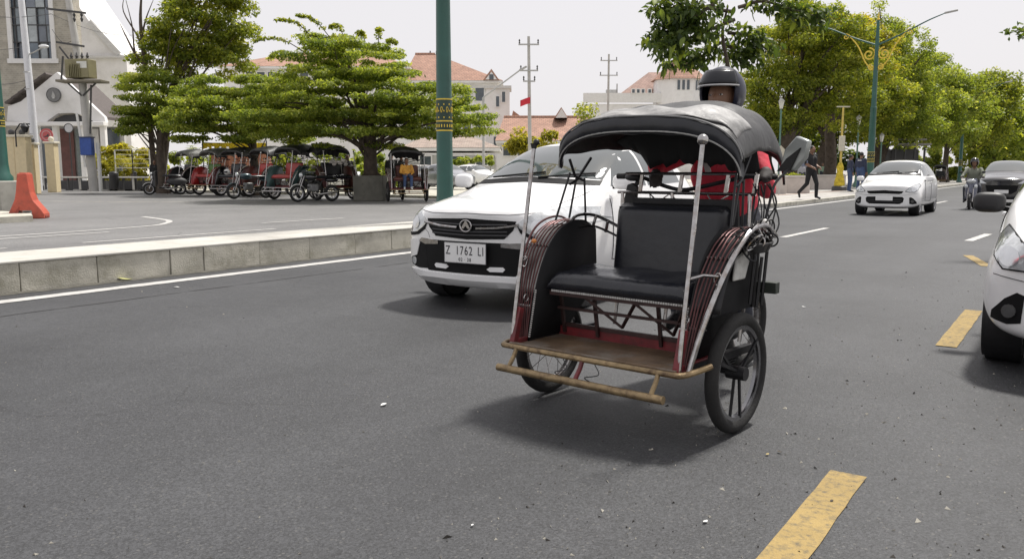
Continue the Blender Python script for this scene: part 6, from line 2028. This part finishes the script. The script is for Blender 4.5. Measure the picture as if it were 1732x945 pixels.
MB().lathe([(.47, -.02), (.50, -.03), (.50, 0), (.47, 0)], 28, axis='y', closed=True).build('emblem_ring', dark_grey, em)
MB().prism([(-.02, .26), (.09, .05), (.13, -.12), (.05, -.26), (-.05, -.26), (-.13, -.12), (-.08, .05)], -.05, -.01, 'y').build('emblem_flame', mat('emblem_pale', (.36, .36, .35), .6, var=.1), em)
MB().sph((0, -.03, -.20), (.10, .03, .06), 10, 6).build('emblem_base', mat('emblem_light', (.5, .5, .5), .6, var=.1), em)
# arch shade painted as dark panel, glazed doors and side glazing behind the columns
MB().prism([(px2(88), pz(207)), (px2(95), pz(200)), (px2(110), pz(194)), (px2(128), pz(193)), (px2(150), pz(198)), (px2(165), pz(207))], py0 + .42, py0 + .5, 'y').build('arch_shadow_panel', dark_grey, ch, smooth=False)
for (x0, x1, m_) in ((24, 64, DKG), (68, 96, mat('red_poster', (.16, .07, .06), .6, var=.3, vscale=2)), (100, 120, mat('door_grey', (.20, .23, .22), .4, var=.2)), (122, 140, fw_), (146, 176, DKG)):
    o = MB().box(((px2(x0) + px2(x1)) / 2, py0 + 2.6, pz(215) / 2), (px2(x1) - px2(x0), .1, pz(215))).build('glazing', m_, ch, smooth=False)
MB().box((px2(100), py0 + 2.9, pz(215) / 2 + .1), (px2(184) - px2(18), .3, pz(212))).build('porch_wall', mat('porch_inner', (.45, .44, .42), .8, var=.1), ch, smooth=False)
for k in range(4):
    MB().box((px2(131), py0 + 2.5, .6 + k * .55), (px2(139) - px2(124), .06, .06)).build('door_bar', dark_grey, ch)
MB().box((px2(100), py0 + .6, .22), (px2(190) - px2(14), 3.0, .2)).build('porch_step', mat('step_pale', (.5, .5, .48), .8, var=.1), ch, bevel=.02)

# pale annex behind, with a sloped gable edge
p, X, Z = bframe(185, 78)
an = thing('pale_annex', 'very pale gabled annex right of the stone building', 'building', (p.x, p.y, 0), FR)
b = MB().prism([(X(120), 0), (X(225), 0), (X(225), Z(95)), (X(214), Z(92)), (X(168), Z(38)), (X(120), Z(-40))], 0, 8, 'y')
b.build('wall', wht, an, smooth=False)
for (x0, y0, x1, y1) in ((168, 38, 214, 92),):
    MB().bar((X(x0), -.1, Z(y0)), (X(x1), -.1, Z(y1)), .5, .3, up=(0, 1, 0)).build('gable_trim', mat('trim_grey', (.55, .55, .54), .8, var=.1), an)
MB().box((X(190), -.2, Z(97)), (X(222) - X(150), .3, .18)).build('cornice', MATS['trim_grey'], an)

def hip_roof(t, x0, x1, y0, y1, z0, z1, ridge, name='roof', ov=.6, m=None):
    m = m or roof_tile
    x0 -= ov; x1 += ov; y0 -= ov; y1 += ov
    ym = (y0 + y1) / 2; r0 = x0 + ridge[0]; r1 = x1 - ridge[1]
    b = MB()
    b.add([(x0, y0, z0), (x1, y0, z0), (x1, y1, z0), (x0, y1, z0), (r0, ym, z1), (r1, ym, z1)], [(0, 1, 5, 4), (1, 2, 5), (2, 3, 4, 5), (3, 0, 4), (3, 2, 1, 0)])
    o = b.build(name, m, t, smooth=False)
    MB().box(((x0 + x1) / 2, (y0 + y1) / 2, z0 - .14), (x1 - x0 - .1, y1 - y0 - .1, .24)).build('eaves', wht, o)
    MB().tube([(r0, ym, z1 + .05), (r1, ym, z1 + .05)], .14, 6).build('ridge', m, o)
    return o
def windows(t, pts, y_, w, h_, m=None):
    for (x, z) in pts:
        wf = MB().box((x, y_ - .04, z), (w + .2, .12, h_ + .2)).build('window', fw_, t)
        MB().box((x, y_ - .085, z), (w, .06, h_)).build('pane', m or DKG, wf)
# long white block with terracotta hip roofs behind the trees
p, X, Z = bframe(620, 100)
mb_ = thing('white_block', 'long white block with terracotta hip roofs behind the trees', 'building', (p.x, p.y, 0), FR + rad(0))
MB().box(((X(385) + X(690)) / 2, 7, Z(112) / 2), (X(690) - X(385), 14, Z(112))).build('wall', wht, mb_, smooth=False)
MB().box(((X(690) + X(842)) / 2, 6, Z(138) / 2), (X(842) - X(690), 12, Z(138))).build('wall', wht, mb_, smooth=False)
hip_roof(mb_, X(385), X(690), 0, 14, Z(113), Z(78), (6, 5))
hip_roof(mb_, X(690), X(842), 0, 12, Z(137), Z(80), (1, 8.5))
windows(mb_, [(X(x), Z(132)) for x in (430, 448, 466, 500, 520, 545)], 0, .9, 1.3)
windows(mb_, [(X(x), Z(160)) for x in (395, 425, 455, 485, 520, 740, 765, 790, 812)], 0, 1.0, 1.5)
windows(mb_, [(X(x), Z(215)) for x in (700, 730, 765, 790, 812)], 0, 1.0, 1.8)
dm = MB().prism([(X(818), Z(137)), (X(845), Z(137)), (X(832), Z(118))], -.8, 3, 'y').build('dormer', roof_tile, mb_, smooth=False)
MB().prism([(X(822), Z(136)), (X(841), Z(136)), (X(832), Z(123))], -.86, -.82, 'y').build('dormer_face', wht, dm, smooth=False)
MB().box((X(832), -.9, Z(132)), (.5, .06, .6)).build('dormer_window', DKG, dm)
for x in (722, 733, 737):
    MB().cyl((X(x), 6, Z(82)), (X(x), 6, Z(74)), .12, .08, 6).build('roof_vent', dark_grey, mb_)
# white stair tower at its right end
p, X, Z = bframe(845, 92)
tw_ = thing('white_tower', 'plain white stair tower left of the tall utility pole', 'building', (p.x, p.y, 0), FR)
MB().box(((X(822) + X(862)) / 2, 2, Z(150) / 2), (X(862) - X(822), 4, Z(150))).build('wall', wht, tw_, smooth=False)
MB().box(((X(822) + X(862)) / 2, 2, Z(150) + .15), (X(862) - X(822) + .4, 4.4, .3)).build('parapet', mat('parapet_grey', (.55, .55, .53), .8, var=.1), tw_)
windows(tw_, [(X(842), Z(172)), (X(838), Z(240)), (X(846), Z(240)), (X(852), Z(150) - .9)], 0, .35, 1.1)
# low roof under the tree at the car park
p, X, Z = bframe(780, 68)
lw = thing('low_house', 'low house with weathered tile roof behind the parked cars', 'building', (p.x, p.y, 0), FR)
MB().box(((X(690) + X(835)) / 2, 4, Z(262) / 2), (X(835) - X(690), 8, Z(262))).build('wall', mat('grey_wall', (.42, .42, .40), .8, var=.1), lw, smooth=False)
hip_roof(lw, X(690), X(835), 0, 8, Z(250), Z(228), (1.5, 2.5), m=brick_mat('old_tile', (.36, .29, .24), (.30, .23, .19), (.2, .16, .14), 1.0, w=.4, h=.3))
windows(lw, [(X(x), Z(272)) for x in (720, 775, 815)], 0, .9, .7)
# low tiled roof between tower and hotel
p, X, Z = bframe(925, 82)
lt = thing('tiled_hall', 'long low hall with reddish tiled roof behind the climbing hedge', 'building', (p.x, p.y, 0), FR)
MB().box(((X(840) + X(1010)) / 2, 5, Z(240) / 2), (X(1010) - X(840), 10, Z(240))).build('wall', wht, lt, smooth=False)
hip_roof(lt, X(848), X(1010), 0, 10, Z(238), Z(193), (.8, .8))
MB().prism([(X(942), Z(196)), (X(962), Z(196)), (X(952), Z(180))], 3.0, 4.5, 'y').build('dormer', wht, lt, smooth=False)
MB().prism([(X(940), Z(196)), (X(964), Z(196)), (X(952), Z(177))], 3.3, 5.0, 'y').build('dormer_roof', roof_tile, lt, smooth=False)
MB().prism([(X(862), Z(200)), (X(905), Z(200)), (X(868), Z(172))], 12, 14, 'y').build('rear_gable', roof_tile, lt, smooth=False)
windows(lt, [(X(x), Z(252)) for x in (860, 885, 960)], 0, 1.0, 1.3)
# hotel with octagonal tower
p, X, Z = bframe(1100, 112)
ht = thing('tower_hotel', 'white building with brown hip roof and octagonal tiled turret behind the rider', 'building', (p.x, p.y, 0), FR)
MB().box(((X(985) + X(1260)) / 2, 8, Z(176) / 2), (X(1260) - X(985), 16, Z(176))).build('wall', wht, ht, smooth=False)
MB().box(((X(985) + X(1210)) / 2, -.2, Z(166)), (X(1210) - X(985), .4, (Z(160) - Z(176)))).build('parapet', mat('parapet_white', (.66, .65, .63), .8, var=.08), ht, smooth=False)
b = MB().add([(X(1046), 2, Z(160)), (X(1130), 2, Z(160)), (X(1130), 12, Z(160)), (X(1046), 12, Z(160)), (X(1108), 7, Z(112)), (X(1130), 7, Z(112))], [(0, 1, 5, 4), (1, 2, 5), (2, 3, 4, 5), (3, 0, 4), (3, 2, 1, 0)])
b.build('hip_roof', brick_mat('brown_tile', (.36, .24, .20), (.30, .20, .165), (.2, .14, .12), 1.0, w=.4, h=.3), ht, smooth=False)
tc_ = (X(1148), 1.5); tr_ = (X(1190) - X(1107)) / 2 * 1.04
oct_ = [(tc_[0] + tr_ * math.cos(PI / 8 + k * PI / 4), tc_[1] + tr_ * math.sin(PI / 8 + k * PI / 4)) for k in range(8)]
MB().prism(oct_, 0, Z(134)).build('turret', wht, ht, smooth=False)
rb = MB()
rr_ = tr_ * 1.13
rb.add([(tc_[0] + rr_ * math.cos(PI / 8 + k * PI / 4), tc_[1] + rr_ * math.sin(PI / 8 + k * PI / 4), Z(135)) for k in range(8)] + [(tc_[0], tc_[1], Z(88))], [(k, (k + 1) % 8, 8) for k in range(8)] + [tuple(range(8))[::-1]])
rb.build('turret_roof', roof_tile, ht, smooth=False)
ap = tr_ * math.cos(PI / 8)
for face_a in (-PI / 2, -PI / 4):
    for k in (-1, 0, 1):
        c = Vector((tc_[0] + ap * math.cos(face_a), tc_[1] + ap * math.sin(face_a), Z(146)))
        tdir = Vector((-math.sin(face_a), math.cos(face_a), 0))
        c += tdir * k * .62
        MB().box(c, (.34, .16, Z(138) - Z(154)), rz=face_a + PI / 2).build('window', DKG, ht)
windows(ht, [(X(x), Z(155)) for x in (1068, 1076, 1084, 1095)], -.42, .35, .45)
MB().cyl((X(1046), 3, Z(168)), (X(1046), 3, Z(138)), .12, .1, 6).build('antenna_mast', grey_metal, ht)
MB().box((X(1036), 3, Z(155)), (1.4, .6, 1.0)).build('water_tank', grey_metal, ht)
# pale apartment wall at the far right
p, X, Z = bframe(1725, 170)
rb_ = thing('pale_apartment', 'pale building with brown band at the right edge beyond the avenue', 'building', (p.x, p.y, 0), rad(0))
MB().box((3, 8, Z(175) / 2), (X(1800) - X(1710), 16, Z(175))).build('wall', wht, rb_, smooth=False)
MB().box((3, -.2, Z(206)), (X(1800) - X(1708), .5, 1.2)).build('brown_band', mat('brown_band', (.30, .22, .18), .8, var=.1), rb_)
windows(rb_, [(-1, Z(190)), (2, Z(190)), (5, Z(190))], 0, 1.2, 1.6)
# gate pillars and lamp at the left, behind the barrier
for k, (px_, d, w, y0, y1, lb) in enumerate([(42, 43, .58, 232, 318, 'cream gate pillar directly behind the orange barrier'), (57, 44, .42, 245, 318, 'second cream gate pillar right of the barrier top'), (90, 47, .50, 243, 312, 'cream pillar with round cap left of the glazed porch doors'), (24, 43, .42, 232, 318, 'cream gate pillar at the left edge beside the green lamp post')]):
    p = at(px_, d)
    t = thing('gate_pillar', lb, 'pillar', (p.x, p.y, .0), HEAD)
    z = zat(y0, d)
    MB().box((0, 0, z / 2), (w, w, z)).build('shaft', cream, t, bevel=.02)
    MB().box((0, 0, z + .05), (w + .14, w + .14, .12)).build('cap', mat('cap_pale', (.6, .56, .46), .8, var=.1), t, bevel=.02)
    MB().sph((0, 0, z + .24), (.15, .15, .16), 12, 8).build('finial', MATS['cap_pale'] if k == 2 else dark_grey, t)
p = at(46, 42.4)
t = thing('gate_lamp', 'dark caged lamp above the cream gate pillars', 'lamp', (p.x, p.y, 0), HEAD)
z = zat(215, 42.4)
MB().tube([(-.45, 0, 2.4), (-.45, 0, z - .2), (-.2, 0, z + .15), (.3, 0, z + .15)], .035, 6).build('bracket', black_steel, t)
MB().lathe([(.10, -.18), (.20, .1), (.24, .12), (.05, .3)], 8).build('shade', black_steel, t, loc=(.05, 0, z - .1))
# round prohibition sign and mirror sign
p = at(83, 50)
t = thing('road_sign', 'round red prohibition sign with white arrow in front of the porch', 'road sign', (p.x, p.y, .1), HEAD)
zc = zat(229, 50) - .1
MB().cyl((0, .06, 0), (0, .06, zc), .04, None, 8).build('pole', grey_metal, t)
dd = MB().lathe([(.01, .0), (.40, .0), (.40, .03), (.01, .03)], 28, axis='y').build('disc', mat('sign_red', (.50, .10, .10), .5, var=.1), t, loc=(0, -.02, zc))
MB().lathe([(.24, -.006), (.29, -.006), (.29, 0), (.24, 0)], 28, axis='y', closed=True).build('ring', mat('sign_pink', (.55, .33, .32), .5, var=.1), dd)
MB().prism([(-.16, -.05), (-.03, -.05), (-.03, -.02), (.06, -.02), (.06, .07), (.14, .07), (.14, -.09), (-.03, -.09), (-.03, -.13), (-.16, -.08)], -.012, -.004, 'y').build('arrow', dark_grey, dd)
p = at(121, 49)
t = thing('mirror_sign', 'thin post with a round pale sign in front of the porch doors', 'road sign', (p.x, p.y, .1), HEAD)
zc = zat(217, 49) - .1
MB().cyl((0, .05, 0), (0, .05, zc), .035, None, 8).build('pole', dark_grey, t)
MB().lathe([(.01, 0), (.27, 0), (.27, .03), (.01, .03)], 24, axis='y').build('disc', mat('sign_pale', (.55, .55, .56), .4, var=.1), t, loc=(0, 0, zc))
MB().lathe([(.24, -.02), (.28, -.02), (.28, .035), (.24, .035)], 24, axis='y', closed=True).build('rim', dark_grey, t, loc=(0, 0, zc))
# salmon garden wall and yellow bunting behind the rank
p = at(410, 47)
sw = thing('garden_wall', 'salmon pink garden wall behind the parked rickshaws', 'wall', (p.x, p.y, .1), HEAD)
SAL = mat('salmon_wall', (.48, .22, .15), .8, var=.15, vscale=1.5)
s47 = 47 / FPX
MB().box((0, 0, zat(262, 47) / 2), (95 * s47, .2, zat(262, 47))).build('body', SAL, sw, smooth=False)
for k in range(4):
    MB().box(((-42 + k * 28) * s47, -.08, zat(258, 47) / 2), (.42, .42, zat(258, 47))).build('pier', SAL, sw, bevel=.02)
p = at(398, 46)
bu = thing('yellow_bunting', 'row of bright yellow cloth bunting above the salmon wall', 'bunting', (p.x, p.y, 0), HEAD)
s46 = 46 / FPX
YB = mat('bunting_yellow', (.62, .46, .015), .8, var=.25, vscale=5)
zt = zat(241, 46)
MB().tube([(-53 * s46, 0, zt), (-20 * s46, 0, zt - .06), (15 * s46, 0, zt + .02), (54 * s46, 0, zt + .06)], .012, 5).build('cord', dark_grey, bu)
rr = random.Random(9)
for k in range(26):
    x = (-52 + k * 4.1) * s46; hgt = rr.uniform(.20, .50)
    MB().grid(lambda u, v: (x + (u - .5) * .15, .03 * math.sin(v * 4 + k), zt - v * hgt - .02), 2, 4).build('pennant', YB, bu, fix=False, solid=.004)
for x in (-53, 54):
    MB().cyl((x * s46, 0, .1), (x * s46, 0, zt + .1), .03, None, 6).build('pole', dark_grey, bu)
# kiosk on the plaza
p = at(1528, 66)
kk = thing('plaza_kiosk', 'small dark kiosk with flat layered roof under the avenue trees', 'kiosk', (p.x, p.y, .1), HEAD)
s66 = 66 / FPX
for k, (yy, hw) in enumerate(((239, 26), (247, 32))):
    MB().box((0, 0, zat(yy, 66)), (2 * hw * s66, 2.4 - .4 * (1 - k), .14)).build('roof_slab', mat('kiosk_roof', (.24, .23, .21), .8, var=.15), kk, bevel=.02)
for x in (-24, -8, 8, 24):
    MB().box((x * s66, -.9, zat(252, 66) / 2), (.12, .12, zat(252, 66))).build('post', dark_grey, kk)
MB().box((0, .4, zat(255, 66) / 2), (46 * s66, 1.0, zat(255, 66))).build('booth', mat('kiosk_booth', (.05, .05, .05), .6, var=.2), kk, bevel=.02)
MB().box((0, -.14, 1.1), (40 * s66, .08, .5)).build('counter', mat('counter_wood', (.2, .15, .11), .7, var=.2), kk)
